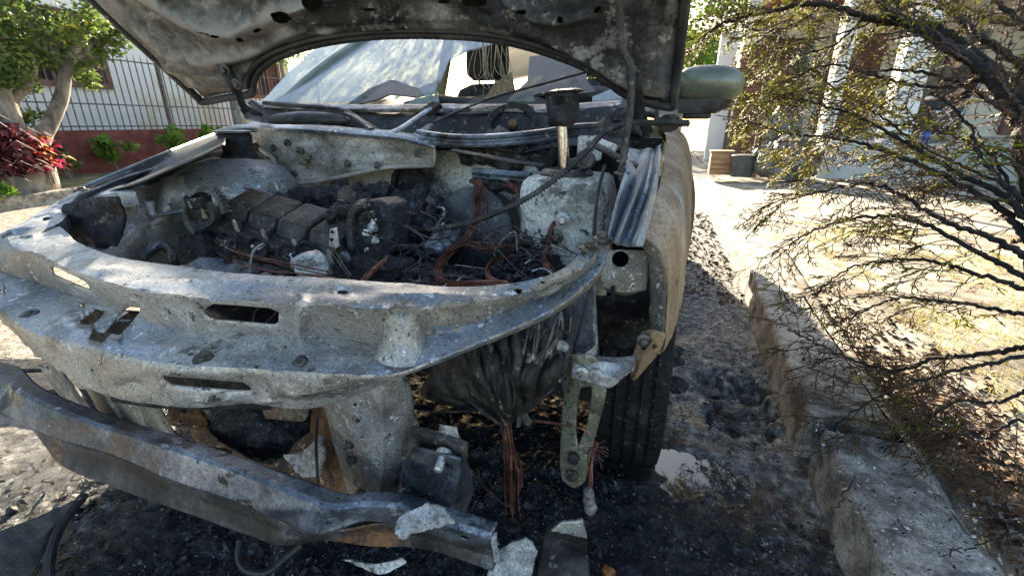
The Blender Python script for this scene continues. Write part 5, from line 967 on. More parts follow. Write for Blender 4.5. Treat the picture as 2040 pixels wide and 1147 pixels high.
window(5.0, 6.65, 1.66, 2.75); window(9.6, 11.0, 1.66, 2.75)
fe = thing('iron_fence', 'grey iron picket fence on the red wall in front of the white house', 'fence', (FX, 6, 0))
pk = None; y = 1.4
while y < 13.5:
    if pk is None:
        b = MB(); b.tube([V((FX, y, .80)), V((FX, y, 2.0)), V((FX, y, 2.14))], [.011, .011, .002], 6); pk = b.build('picket', 'iron', fe); y_0 = y
    else:
        o = pk.copy(); col.objects.link(o); o.parent = fe; o.location = (0, y - y_0, random.uniform(-.01, .01))
    y += .118
for z in (.90, 1.26, 2.0):
    b = MB(); b.box((FX + .012, 7.4, z), (.012, 12.2, .022)); b.build('rail', 'iron', fe)
for y in (2.6, 7.0, 11.4):
    b = MB(); b.box((FX - .01, y, 1.42), (.05, .05, 1.3)); b.build('post', 'iron', fe)
b = MB(); b.box((FX, 7, .46), (.2, 13, .76)); tag(b.build('garden_wall', 'render_red'), 'low oxide-red rendered wall carrying the iron fence', 'wall')
b = MB(); b.box((FX, 8.75, 1.2), (.26, .4, 2.1)); tag(b.build('gate_pillar', mat('grey_pillar', [(.3, (.2, .19, .17)), (.7, (.4, .38, .35))], 5, 8, .6, rough=.9, bump=.5)), 'grey concrete gate pillar at the end of the iron fence', 'pillar')

def leaves(spots, n, size, rnd, asp=.45, droop=.2, curl=0):
    vs = []; fs = []
    for i in range(n):
        c, r = rnd.choice(spots); d = V((rnd.gauss(0, 1), rnd.gauss(0, 1), rnd.gauss(0, 1))); d = d.normalized() * (rnd.random() ** .45)
        p = V(c) + V((d.x * r[0], d.y * r[1], d.z * r[2])); l = size * rnd.uniform(.6, 1.3)
        t = V((rnd.gauss(0, 1), rnd.gauss(0, 1), rnd.gauss(0, .6) - droop)).normalized(); s = t.cross(V((rnd.gauss(0, 1), rnd.gauss(0, 1), rnd.gauss(0, 1)))).normalized(); nn = t.cross(s); k = len(vs)
        vs += [p, p + t * l * .5 + s * l * asp * .5 + nn * l * .08, p + t * l, p + t * l * .5 - s * l * asp * .5 + nn * l * .08]; fs += [(k, k + 1, k + 2), (k, k + 2, k + 3)]
    return MB().add(vs, fs)
rnd = random.Random(11); TX = -7.6
tr = thing('garden_tree', 'small leafy tree with two pale stems on the opposite verge', 'tree', (TX, 3.65, .15))
b = MB()
b.tube(catmull([at(70, 392, X=TX), at(62, 330, X=TX), at(45, 285, X=TX), at(28, 262, X=TX)], 16), [.26 - .008 * i for i in range(16)], 12)
b.tube(catmull([at(28, 270, X=TX), at(8, 205, X=TX), at(-15, 150, X=TX), at(-30, 80, X=TX)], 14), [.13 - .004 * i for i in range(14)], 10)
b.tube(catmull([at(20, 215, X=TX), at(35, 190, X=TX), at(60, 165, X=TX), at(70, 110, X=TX)], 12), [.075 - .003 * i for i in range(12)], 8)
tk = b.build('trunk', 'bark', tr, smooth=60)
b = MB(); b.tube(catmull([at(66, 330, X=TX), at(84, 275, X=TX), at(100, 245, X=TX), at(122, 195, X=TX), at(130, 150, X=TX), at(142, 115, X=TX), at(170, 60, X=TX)], 24), [.10 - .002 * i for i in range(24)], 10)
b.tube(catmull([at(140, 125, X=TX), at(165, 110, X=TX), at(190, 80, X=TX), at(250, 60, X=TX)], 12), [.04 - .002 * i for i in range(12)], 7); b.build('stem', 'bark', tr, smooth=60)
sp = []
for x, y, r in [(20, 20, .5), (80, 40, .5), (140, 50, .45), (60, 90, .42), (120, 95, .4), (10, 110, .42), (40, 140, .3), (180, 30, .35), (190, 70, .3), (160, 120, .22), (100, 130, .25), (0, 60, .5), (200, 0, .35), (60, -30, .6), (140, -40, .6), (-60, 60, .6), (30, 160, .2)]: [sp.append((at(x + rnd.gauss(0, 26), y + rnd.gauss(0, 20), X=TX + rnd.uniform(-.5, .5)), (r * .5, r * .5, r * .4))) for _ in range(4)]
leaves(sp, 6200, .07, rnd, .55).build('crown', 'leaf', tr, smooth=0)
sp2 = [(at(x, y, X=TX + .1), (.12, .12, .09)) for x, y in [(200, 45), (215, 80), (228, 100), (240, 75), (250, 55), (205, 110), (190, 125), (235, 60), (170, 130), (222, 50), (252, 70), (246, 88)]]
leaves(sp2, 520, .07, rnd, .55).build('twig_leaves', 'leaf', tr, smooth=0)
leaves(sp[:24], 60, .09, rnd, .55).build('yellow_leaves', leafmat('yellow_leaf', (.4, .3, .02), (.6, .45, .04), (.7, .5, .1)), tr, smooth=0)
def cord(c, h, n, m, name, label, cat, spread=1, len_=.4, wid=.05, rnd=rnd):
    t = thing(name, label, cat, c); b = MB(); b.tube([V(c), V(c) + V((0, 0, h * .8))], [.04, .025], 6); b.build('stem', 'bark', t)
    for q, mm in enumerate(m):
        vs = []; fs = []
        for i in range(n // len(m)):
            p = V(c) + V((rnd.gauss(0, .06) * spread, rnd.gauss(0, .06) * spread, rnd.uniform(.25, 1) * h)); a = rnd.uniform(0, 6.283); l = len_ * rnd.uniform(.6, 1.2); e = rnd.uniform(.2, 1.0)
            d = V((math.cos(a), math.sin(a), 0)); s = V((-d.y, d.x, 0)) * wid * .5; k = len(vs)
            p1 = p + d * l * .45 + V((0, 0, l * e * .5)); p2 = p + d * l * .9 + V((0, 0, l * (e * .5 - .35)))
            vs += [p - s * .4, p + s * .4, p1 + s, p1 - s, p2]; fs += [(k, k + 1, k + 2, k + 3), (k + 3, k + 2, k + 4)]
        MB().add(vs, fs).build('leaves', mm, t, smooth=0)
    return t
cord(at(104, 366, X=-7.35), .56, 150, ['leaf_red', 'leaf_orange', 'leaf_purple'], 'cordyline_plant', 'bright red and pink leafy plant beside the tree trunk', 'plant', 1.2, .17, .07)
cord(at(30, 385, X=-7.2), .70, 300, ['leaf_purple'], 'cordyline_plant', 'dark purple strap-leaved plant in front of the tree trunk', 'plant', 2.2, .26, .06)
cord(at(-20, 360, X=-7.4), .75, 140, ['leaf_purple'], 'cordyline_plant', 'purple leafy plant cut by the left picture edge', 'plant', 2.0, .26, .06)
def shrub(px, py, X, r, lab, n=520, m='leaf_light'):
    c = at(px, py, X=X); c.z = max(.16, c.z); t = thing('green_shrub', lab, 'shrub', (c.x, c.y, .17)); sp = [(c + V((rnd.gauss(0, r * .4), rnd.gauss(0, r * .5), r * rnd.uniform(.3, 1.5))), (r * .4, r * .4, r * .35)) for _ in range(9)]
    leaves(sp, n, .10, rnd, .5, -.3).build('foliage', m, t, smooth=0); b = MB()
    for q in sp[:6]: b.tube([V((c.x, c.y, .17)), q[0]], [.012, .005], 5)
    b.build('stems', 'bark', t)
shrub(235, 330, -8.9, .28, 'bright green shrub against the red wall, nearest the tree', 650); shrub(345, 305, -8.9, .26, 'bright green shrub against the red wall, further from the tree', 600); shrub(140, 345, -8.6, .2, 'small darker green shrub just right of the red plant', 350, 'leaf'); shrub(420, 285, -8.9, .2, 'small green shrub against the red wall near the gate pillar', 300); shrub(5, 270, -8.8, .3, 'green shrub behind the tree at the left picture edge', 400, 'leaf')
shrub(10, 390, -7.0, .06, 'tiny yellow-green plant at the foot of the tree', 120)
# climber behind the fence seen between hood and windscreen
b = MB(); 
sp = [(V((-9.9, y, z)), (.3, .4, .35)) for y, z in ((10.0, 2.9), (10.8, 2.7), (11.5, 2.9), (12.2, 2.6), (9.6, 3.2))]
t = thing('background_tree', 'yellow-green leafy tree seen between the hood and the windscreen', 'tree', (-9.9, 10.8, .2)); leaves(sp, 900, .12, rnd, .5).build('crown', 'leaf_light', t, smooth=0); b = MB(); b.tube([V((-9.9, 10.8, .2)), V((-9.9, 10.7, 2.8))], [.08, .04], 8); b.build('trunk', 'bark', t)

# ------------------------------------------------------------------ right side: yard, porch, people
M['porch'] = mat('pale_porch_floor', [(.3, (.45, .44, .41)), (.7, (.6, .59, .55))], 3, 8, .6, rough=.85, bump=.2)
b = MB(); b.box((6.0, 11.5, .33), (7.4, 6.2, .66)); b.build('porch_floor', 'porch', kind='structure')
h2 = thing('porch_house', 'pale house with dark doors and white posts behind the conifer branches', 'house', (5, 12, .66))
b = MB(); b.box((6.2, 14.2, 2.4), (9.2, .3, 3.6)); b.build('wall', mat('cream_wall', [(.3, (.62, .60, .52)), (.7, (.74, .72, .63))], 2, 6, .6, rough=.9, bump=.2), h2)
for x, w_, m in ((2.6, 1.0, 'pane'), (4.1, 1.1, 'shutter'), (5.9, 1.3, 'pane'), (8.0, 1.4, 'shutter')):
    b = MB(); b.box((x, 14.02, 1.8), (w_, .06, 2.2)); d = b.build('door', m, h2)
    for k in range(3):
        b = MB(); b.box((x - w_ / 2 + w_ * (k + .5) / 3, 13.98, 1.8), (.05, .05, 2.1)); b.build('stile', 'shutter', d)
for x, wd in ((3.35, .34), (2.42, .16), (6.3, .34)):
    b = MB(); b.box((x, 8.9, 2.1), (wd, .34, 2.88)); b.build('post', 'render_white', h2, bevel=.01)
b = MB(); b.box((6.0, 12.2, 3.66), (8.2, 6.8, .2)); b.build('roof', 'roof_tile', h2)
b = MB(); b.box((1.95, 12.6, 1.3), (1.0, .3, 2.6)); bp = b.build('brick_wall', mat('brown_brick', [(.3, (.10, .05, .03)), (.7, (.28, .15, .09))], 20, 6, .7, rough=.9, bump=.8, bscale=30)); tag(bp, 'short brown brick wall behind the wooden post', 'wall')
for k in range(30):
    for j in range(4):
        b = MB(); b.box((1.95 + (j - 1.5) * .25 + (.06 if k % 2 else -.06), 12.44, .06 + k * .085), (.235, .05, .07))
        if k == 0 and j == 0: bk = b.build('brick', MATS['brown_brick'], bp); q0 = (1.95 - 1.5 * .25 - .06, .06)
        else:
            o = bk.copy(); col.objects.link(o); o.parent = bp; o.location = (1.95 + (j - 1.5) * .25 + (.06 if k % 2 else -.06) - q0[0], 0, k * .085)
b = MB(); b.box((1.2, 13.4, 1.5), (.4, .3, 3.0)); tag(b.build('white_gatepost', 'render_white'), 'sunlit white wall end to the right of the door mirror', 'wall')
b = MB(); b.box((1.62, 15, .95), (.7, .1, 1.9)); tag(b.build('metal_gate', 'iron'), 'dark metal gate between the white wall end and the brick wall', 'gate')
# wooden post, box, bin, covered heap
b = MB(); b.tube([V((1.44, 8.6, .1)), V((1.42, 8.6, .8)), V((1.37, 8.62, 2.2))], [.05, .05, .047], 10); tag(b.build('wooden_post', mat('weathered_post', [(.3, (.10, .065, .04)), (.7, (.26, .18, .12))], 9, 7, .7, rough=.85, bump=.6, stretch=(1, 1, .1))), 'thin brown wooden post rising behind the covered heap', 'post')
b = MB(); b.box((.90, 8.5, .325), (.34, .30, .35)); bx = b.build('wooden_box', mat('orange_box_board', [(.3, (.26, .13, .06)), (.7, (.46, .27, .14))], 12, 6, .6, rough=.8, bump=.4, stretch=(.2, 1, 1)), bevel=.006); tag(bx, 'small orange-brown box standing on the sunlit pavement', 'box')
b = MB(); b.box((.90, 8.5, .515), (.37, .33, .03)); b.build('lid', MATS['orange_box_board'], bx, bevel=.005)
for k in range(4):
    b = MB(); b.box((.90, 8.345, .20 + k * .08), (.33, .014, .065)); b.build('board', MATS['orange_box_board'], bx, bevel=.003)
bn_ = superloft((1.2, 8.25, .145), [(.15, .13, 0, 0, 0), (.165, .145, .2, 0, 0), (.17, .15, .30, 0, 0)], 28, 5).build('storage_bin', mat('grey_bin_plastic', [(.3, (.05, .05, .048)), (.7, (.10, .10, .095))], 8, 5, .6, rough=.5, bump=.1)); tag(bn_, 'dark grey plastic bin beside the orange-brown box', 'bin')
superloft((1.2, 8.25, .445), [(.185, .165, 0, 0, 0), (.19, .17, .025, 0, 0), (.16, .14, .04, 0, 0)], 28, 5).build('lid', MATS['grey_bin_plastic'], bn_)
b = MB(); b.blob((1.78, 8.1, .42), (.46, .35, .36), .28, 5, 5, 3); b.v = [V((v.x, v.y, max(v.z, .146 + (v.z - .146) * .02))) for v in b.v]; tag(b.build('covered_heap', mat('crumpled_tarp', [(.3, (.06, .055, .05)), (.5, (.14, .13, .115)), (.7, (.25, .235, .21))], 5, 8, .7, rough=.45, bump=.7, bscale=12)), 'dark tarpaulin-covered heap on the pavement behind the conifer', 'heap')
b = MB(); b.blob((1.72, 8.5, .85), (.27, .25, .34), .3, 4, 6, 8); tag(b.build('bin_bag', MATS['crumpled_tarp']), 'grey stuffed bag on top of the covered heap', 'bag')
# distant trees and yard planting
def bgtree(x, y, h, r, lab, m='leaf', n=2600, s=.2, name='background_tree'):
    t = thing(name, lab, 'tree', (x, y, 0)); b = MB(); b.tube(catmull([V((x, y, 0)), V((x + .1, y, h * .35)), V((x - .1, y + .1, h * .7))], 8), [r * .10 * (1 - i * .08) for i in range(8)], 8); b.build('trunk', 'bark', t)
    sp = [(V((x + rnd.gauss(0, r * .5), y + rnd.gauss(0, r * .5), h * rnd.uniform(.45, 1))), (r * .42, r * .42, r * .36)) for _ in range(16)]; leaves(sp, n, s, rnd, .6).build('crown', m, t, smooth=0)
bgtree(.3, 19, 3.7, 1.3, 'bright green tree straight above the door mirror', 'leaf_light', 4200, .16); bgtree(1.9, 22, 6, 1.9, 'tall green tree behind the brick wall', 'leaf', 4000, .22); bgtree(-3.2, 26, 6.5, 2.4, 'large tree seen through the windscreen beyond the car', 'leaf', 3500, .28); bgtree(9.5, 17.5, 6.5, 2.2, 'tall tree behind the porch house', 'leaf_light', 3000, .26)
def yshrub(x, y, r, lab, m='leaf_light', n=600):
    t = thing('yard_shrub', lab, 'shrub', (x, y, .14)); sp = [(V((x + rnd.gauss(0, r * .45), y + rnd.gauss(0, r * .45), .14 + r * rnd.uniform(.2, 1.6))), (r * .45,) * 3) for _ in range(8)]
    leaves(sp, n, .08, rnd, .5, -.2).build('foliage', m, t, smooth=0); b = MB()
    for q in sp[:5]: b.tube([V((x, y, .14)), q[0]], [.012, .004], 5)
    b.build('stems', 'bark', t)
yshrub(4.4, 7.3, .5, 'yellow-green shrub at the right edge below the seated person', n=900); yshrub(5.4, 7.6, .55, 'green shrub right of the seated person', n=700)

# seated person on a folding chair
M['skin'] = mat('skin', [(.3, (.42, .22, .14)), (.7, (.52, .29, .19))], 6, 4, .5, rough=.55, bump=.05); M['cloth_dark'] = mat('dark_cloth', [(.3, (.022, .022, .024)), (.7, (.05, .05, .05))], 12, 6, .6, rough=.85, bump=.3)
PX, PY, PZ = 4.02, 9.25, .66
ch = thing('folding_chair', 'light metal folding chair under the seated person', 'chair', (PX, PY, PZ))
for s in (-1, 1):
    b = MB(); b.tube([V((PX + .30, PY + s * .22, PZ)), V((PX - .02, PY + s * .22, PZ + .46)), V((PX - .2, PY + s * .22, PZ + .46))], .012, 8); b.build('leg', 'bright_metal', ch)
    b = MB(); b.tube([V((PX - .2, PY + s * .22, PZ)), V((PX + .18, PY + s * .22, PZ + .44)), V((PX + .28, PY + s * .22, PZ + .9))], .012, 8); b.build('leg', 'bright_metal', ch)
b = MB(); b.box((PX, PY, PZ + .465), (.42, .44, .03)); b.build('seat', mat('blue_seat', [(.3, (.03, .04, .08)), (.7, (.06, .08, .14))], 8, 4, .5, rough=.7), ch); b = MB(); b.box((PX + .27, PY, PZ + .78), (.03, .44, .28), Matrix.Rotation(.2, 3, 'Y')); b.build('backrest', MATS['blue_seat'], ch)
pe = thing('person', 'seated person in dark clothes with bare arms resting on the lap, behind the branches', 'person', (PX, PY, PZ))
def skin(name, joints, edges, m, parent):
    me = bpy.data.meshes.new(name); base = parent_base(parent); me.from_pydata([tuple(V(j[0]) - base) for j in joints], edges, []); o = bpy.data.objects.new(name, me); col.objects.link(o); o.parent = parent
    md = o.modifiers.new('skin', 'SKIN'); md.use_smooth_shade = True
    for i, j in enumerate(joints): me.skin_vertices[0].data[i].radius = (j[1], j[1])
    me.skin_vertices[0].data[0].use_root = True; s_ = o.modifiers.new('sub', 'SUBSURF'); s_.levels = s_.render_levels = 2; me.materials.append(m if not isinstance(m, str) else M[m]); return o
q = lambda x, y, z: (PX + x, PY + y, PZ + z)
body = skin('body', [(q(.08, 0, .56), .13), (q(.10, 0, .75), .125), (q(.10, 0, .95), .13), (q(.07, 0, 1.05), .06), (q(.05, 0, 1.11), .05),
    (q(-.05, -.10, .54), .10), (q(-.40, -.11, .54), .075), (q(-.42, -.11, .28), .055), (q(-.40, -.11, .07), .042), (q(-.53, -.12, .045), .035), (q(-.05, .10, .54), .10), (q(-.40, .12, .54), .075), (q(-.38, .12, .28), .055), (q(-.36, .12, .07), .042), (q(-.49, .13, .045), .035),
    (q(.09, -.19, .97), .06), (q(.06, -.23, .74), .048), (q(-.14, -.14, .64), .038), (q(.09, .19, .97), .06), (q(.06, .23, .74), .048), (q(-.14, .12, .64), .038)],
    [(0, 1), (1, 2), (2, 3), (3, 4), (0, 5), (5, 6), (6, 7), (7, 8), (8, 9), (0, 10), (10, 11), (11, 12), (12, 13), (13, 14), (2, 15), (15, 16), (16, 17), (2, 18), (18, 19), (19, 20)], 'cloth_dark', pe)
for s in (-1, 1): skin('arm', [(q(.07, s * .226, .80), .052), (q(.06, s * .232, .735), .05), (q(-.05, s * .18, .68), .044), (q(-.15, s * .13, .64), .034)], [(0, 1), (1, 2), (2, 3)], 'skin', pe)
for s in (-1, 1):
    b = MB(); hcn = V(q(-.19, s * .11, .635)); b.blob(hcn, (.045, .035, .02), .05, 2)
    hnd = b.build('hand', 'skin', pe)
    for k in range(4):
        b = MB(); b.tube([hcn + V((-.03, (k - 1.5) * .016, .004)), hcn + V((-.065 + abs(k - 1.5) * .006, (k - 1.5) * .017, .0)), hcn + V((-.085 + abs(k - 1.5) * .008, (k - 1.5) * .016, -.014))], [.0085, .008, .006], 6); b.build('finger', 'skin', hnd)
    b = MB(); b.tube([hcn + V((.0, -s * .03, .004)), hcn + V((-.03, -s * .048, .0))], [.010, .007], 6); b.build('thumb', 'skin', hnd)
b = MB(); hc = V(q(.02, 0, 1.23)); b.blob(hc, (.092, .075, .115), .02, 4); b.blob(hc + V((-.092, 0, -.015)), (.02, .013, .022), .02, 2); b.blob(hc + V((0, .075, -.01)), (.018, .008, .028), .02, 2); b.blob(hc + V((0, -.075, -.01)), (.018, .008, .028), .02, 2); b.tube([hc + V((.01, 0, -.16)), hc + V((0, 0, -.07))], .048, 10); hd = b.build('head', 'skin', pe, smooth=80)
for s in (-1, 1):
    b = MB(); b.blob(hc + V((-.082, s * .03, .01)), (.008, .012, .007), 0, 2); b.build('eye', 'pane', hd)
b = MB(); b.blob(hc + V((-.083, 0, -.055)), (.008, .025, .006), 0, 2); b.build('mouth', 'rust', hd); b = MB(); b.blob(hc + V((.02, 0, .035)), (.095, .083, .10), .12, 3, 20); b.build('hair', 'cloth_dark', pe)
b = MB(); b.box(q(-.16, -.02, .655), (.16, .1, .05), Matrix.Rotation(.3, 3, 'Z')); tag(b.build('pale_bag', 'render_white', bevel=.012), 'small pale bag held on the lap of the seated person', 'bag')
b = MB(); b.lathe((3.72, 8.75, .66), (0, 0, 1), [(.035, 0), (.04, .01), (.04, .16), (.02, .2), (.018, .23)], 14); tag(b.build('blue_bottle', mat('blue_bottle', [(.3, (.03, .08, .3)), (.7, (.05, .14, .45))], 3, 3, .5, rough=.3, bump=0)), 'small blue bottle on the porch floor left of the seated person', 'bottle')

# ------------------------------------------------------------------ scorched conifer by the kerb
cf = thing('conifer_shrub', 'scorched conifer with dark bare limbs and thin green and brown sprays beside the kerb', 'shrub', (1.62, 1.12, .15)); TRK = V((1.62, 1.12, .5))
M['limb'] = mat('charred_bark', [(.3, (.004, .0035, .003)), (.5, (.012, .010, .008)), (.7, (.04, .033, .028))], 30, 8, .7, rough=.8, bump=.8, bscale=80)
M['twig'] = mat('brown_twig', [(.3, (.035, .02, .013)), (.5, (.08, .045, .028)), (.7, (.16, .10, .06))], 20, 5, .6, rough=.7, bump=0, trans=.15)
M['conifer'] = leafmat('conifer_scale_leaf', (.20, .21, .025), (.34, .35, .045), (.50, .47, .08), .66); M['conifer_dry'] = leafmat('dry_conifer_leaf', (.07, .042, .018), (.15, .09, .035), (.27, .18, .07), .5)
rnd = random.Random(23)
limbs = [ # pixel, pixel, depth ; radius start -> end ; share of green
 ([(2160,330,1.3),(2040,215,1.35),(1930,120,1.42),(1830,60,1.5),(1770,20,1.55),(1720,-40,1.6)], .024, .012, .3),
 ([(2160,290,1.35),(2040,190,1.4),(1930,100,1.5),(1850,50,1.55),(1740,40,1.6),(1640,8,1.7),(1540,22,1.8),(1450,42,1.85),(1420,60,1.88),(1386,88,1.9)], .021, .003, .7),
 ([(2100,640,1.2),(2060,450,1.25),(2036,300,1.3),(2026,230,1.34),(1960,150,1.4)], .019, .016, .2),
 ([(2160,230,1.4),(2020,120,1.5),(1900,30,1.6),(1850,-40,1.7)], .015, .009, .3), ([(2160,130,1.4),(2050,60,1.5),(1960,-20,1.6)], .013, .008, .4),
 ([(1960,160,1.4),(1860,175,1.5),(1740,150,1.6),(1650,130,1.7),(1560,165,1.8),(1490,195,1.85)], .007, .002, .9),
 ([(2040,250,1.35),(1900,160,1.5),(1760,140,1.65),(1640,170,1.75),(1560,190,1.8),(1500,215,1.85)], .007, .002, .9),
 ([(2100,470,1.2),(2000,390,1.3),(1900,340,1.4),(1780,270,1.55),(1690,225,1.65),(1600,200,1.75),(1530,185,1.85)], .011, .002, .8),
 ([(2100,520,1.2),(2000,420,1.3),(1880,350,1.42),(1760,300,1.55),(1660,275,1.65),(1580,268,1.75),(1480,240,1.85)], .011, .002, .7),
 ([(2080,420,1.2),(1960,320,1.35),(1930,250,1.45),(1880,200,1.5),(1850,185,1.55)], .008, .003, 0), ([(2080,470,1.2),(1990,330,1.35),(1960,290,1.42),(1940,250,1.5)], .006, .003, 0),
 ([(2110,540,1.15),(1990,480,1.25),(1880,440,1.35),(1790,385,1.45),(1720,365,1.55),(1640,380,1.62),(1570,400,1.7),(1538,425,1.72)], .010, .002, .35),
 ([(2110,580,1.15),(1980,520,1.25),(1850,450,1.38),(1760,430,1.48),(1680,440,1.55),(1600,470,1.62),(1540,520,1.65)], .009, .002, .3),
 ([(2110,600,1.15),(1990,560,1.22),(1860,520,1.35),(1760,520,1.42),(1680,540,1.5),(1620,590,1.52)], .008, .002, .15),
 ([(2110,640,1.1),(2000,620,1.2),(1880,600,1.3),(1780,595,1.38),(1700,630,1.42),(1640,655,1.45)], .007, .0018, .15),
 ([(2110,700,1.05),(1960,705,1.15),(1860,715,1.22),(1780,738,1.28),(1690,712,1.34),(1620,680,1.4),(1570,656,1.45)], .0075, .002, .05),
 ([(2110,720,1.05),(1960,728,1.12),(1850,752,1.18),(1760,785,1.22),(1700,820,1.26),(1660,850,1.28)], .006, .0016, .06),
 ([(2110,780,1.0),(1990,800,1.08),(1900,800,1.12),(1830,850,1.16),(1760,900,1.18)], .005, .0015, .12),
 ([(2110,420,1.4),(1980,360,1.5),(1850,300,1.6),(1740,220,1.7),(1690,190,1.75)], .007, .002, .8), ([(2110,360,1.5),(1950,290,1.6),(1820,250,1.7),(1700,260,1.8),(1620,300,1.85),(1570,330,1.9)], .007, .002, .9),
 ([(2100,60,1.6),(1960,40,1.7),(1820,10,1.8),(1700,60,1.85),(1600,80,1.9),(1500,70,1.95)], .009, .002, .9), ([(2100,0,1.6),(1900,-30,1.7),(1700,-30,1.8),(1560,10,1.9),(1470,30,1.95)], .008, .002, .9),
 ([(1720,40,1.62),(1660,90,1.7),(1590,110,1.8),(1530,130,1.88)], .005, .0015, 1), ([(1640,10,1.7),(1580,50,1.75),(1500,60,1.85),(1440,20,1.9)], .004, .0015, 1),
 ([(2080,840,1.0),(1960,870,1.05),(1880,860,1.1),(1820,820,1.14)], .004, .0014, .15), ([(1700,955,.98),(1640,1040,.92),(1560,1110,.88)], .0022, .001, .0), ([(2100,1060,.8),(1950,1085,.85),(1870,1110,.88)], .002, .001, .0)]
green = MB(); dry = MB(); twigs = MB()
GV = {0: ([], []), 1: ([], []), 2: ([], [])}
def stick(k, p, q, r0, r1):
    vs, fs = GV[k]; t = (q - p); a = t.cross(V((.31, .52, .79)));
    if a.length < 1e-9: return
    a.normalize(); b = t.cross(a).normalized(); o = len(vs)
    for pt, r in ((p, r0), (q, r1)):
        vs.append(pt + a * r); vs.append(pt - a * r * .5 + b * r * .87); vs.append(pt - a * r * .5 - b * r * .87)
    fs += [(o, o + 1, o + 4, o + 3), (o + 1, o + 2, o + 5, o + 4), (o + 2, o, o + 3, o + 5)]
def spray(p, d, nrm, L, k, lev):
    """flat fern-like spray: an axis with alternating side shoots"""
    n = max(3, int(L / .011)); d = d.normalized(); side = nrm.cross(d).normalized(); q = p; cur = d; bend = rnd.gauss(0, .35)
    for i in range(n):
        cur = (cur + side * bend / n + V((0, 0, -.25 / n)) + V((rnd.gauss(0, .06), rnd.gauss(0, .06), rnd.gauss(0, .06)))).normalized(); nx_ = q + cur * (L / n); th = (.0015 if lev == 0 else .0013) * (1.3 if k == 0 else 1)
        stick(2 if lev == 0 else k, q, nx_, th, th * .85); q = nx_
        if i < 1 and lev == 0: continue
        s = 1 if i % 2 else -1; rem = (1 - i / n)
        sd = (cur * .75 + side * s * .75 + nrm * rnd.gauss(0, .18)).normalized()
        if lev == 0: 
            if rnd.random() < .85: spray(q, sd, nrm, max(.014, L * .48 * (rem * .8 + .25)) * rnd.uniform(.7, 1.2), k, 1)
        else: stick(k, q, q + sd * (.011 if k == 0 else .008) * rnd.uniform(.7, 1.5), .0021 if k == 0 else .0014, .0010 if k == 0 else .0007)
RIGHT = V((_c, _s, 0))
for li, (pts, ra, rb, gr) in enumerate(limbs):
    P3 = [at(x, y, D=d) for x, y, d in pts]
    if pts[0][0] > 2070: P3 = [V((TRK.x + rnd.gauss(0, .01), TRK.y + rnd.gauss(0, .01), max(.18, P3[0].z * .62 - .08))), P3[0].lerp(TRK, .45) * 1.0 - V((0, 0, P3[0].lerp(TRK, .45).z - P3[0].z * .84))] + P3
    n = 14 * (len(P3) - 1); C = catmull(P3, n)
    for i in range(1, n): C[i] = C[i] + V((rnd.gauss(0, .0025), rnd.gauss(0, .0025), rnd.gauss(0, .0025)))
    pre = 28 if pts[0][0] > 2070 else 0
    rad = [ra if i < pre else ra + (rb - ra) * ((i - pre) / (n - 1 - pre)) ** .8 for i in range(n)]; b = MB(); b.tube(C, rad, 8 if ra > .006 else 6)
    b.build('branch', 'limb', cf, smooth=60)
    if gr == 0: continue
    Lt = sum((C[i + 1] - C[i]).length for i in range(n - 1)); step = .018 if gr >= .7 else .021; acc = 0; s = 1
    for i in range(2, n - 1):
        acc += (C[i + 1] - C[i]).length
        f = (i - pre) / (n - pre)
        if acc > step and f > .18:
            acc = 0; s = -s; t = (C[i + 1] - C[i - 1]).normalized(); nrm = (V((0, .15, 1)) + V((rnd.gauss(0, .5), rnd.gauss(0, .5), rnd.gauss(0, .3)))).normalized(); side = nrm.cross(t).normalized() * s
            d = (t * .7 + side * .7 + V((0, 0, rnd.gauss(-.08, .25)))).normalized(); Lb = rnd.uniform(.07, .20) * (1.25 - .5 * f) * (1.0 if rad[i] < .012 else .8)
            # side branch with sprays on it
            m = max(4, int(Lb / .02)); q = C[i]; cur = d; k = 0 if rnd.random() < gr * (.35 + .6 * f) else 1
            for j in range(m):
                cur = (cur + V((rnd.gauss(0, .12), rnd.gauss(0, .12), rnd.gauss(-.02, .12))) - RIGHT * .04).normalized(); nx_ = q + cur * (Lb / m); stick(2, q, nx_, max(.0011, rb * .7 * (1.4 - j / m)), .0011); q = nx_
                if j >= 1 and rnd.random() < (.8 if gr > .3 else .6):
                    sd = (cur * .8 + nrm.cross(cur).normalized() * (1 if j % 2 else -1) * .7).normalized(); spray(q, sd, nrm, rnd.uniform(.03, .075), k, 0)
            spray(q, cur, nrm, rnd.uniform(.05, .09), k, 0)
def fast(name, vs, fs, m, parent, kind):
    base = parent_base(parent); me = bpy.data.meshes.new(name); me.from_pydata([tuple(v - base) for v in vs], [], fs); me.materials.append(M[m] if isinstance(m, str) else m); o = bpy.data.objects.new(name, me); col.objects.link(o); o.parent = parent; o['kind'] = kind; me.shade_smooth(); return o
fast('green_sprays', *GV[0], 'conifer', cf, 'stuff'); fast('dry_sprays', *GV[1], 'conifer_dry', cf, 'stuff'); fast('twigs', *GV[2], 'twig', cf, 'stuff')
print('sprays', len(GV[0][1]), len(GV[1][1]), len(GV[2][1]))
b = MB(); b.tube(catmull([V((1.62, 1.12, .08)), V((1.61, 1.12, .5)), V((1.62, 1.13, .95)), V((1.66, 1.15, 1.3))], 14), [.055 - .0025 * i for i in range(14)], 12); b.build('trunk', 'limb', cf, smooth=60)

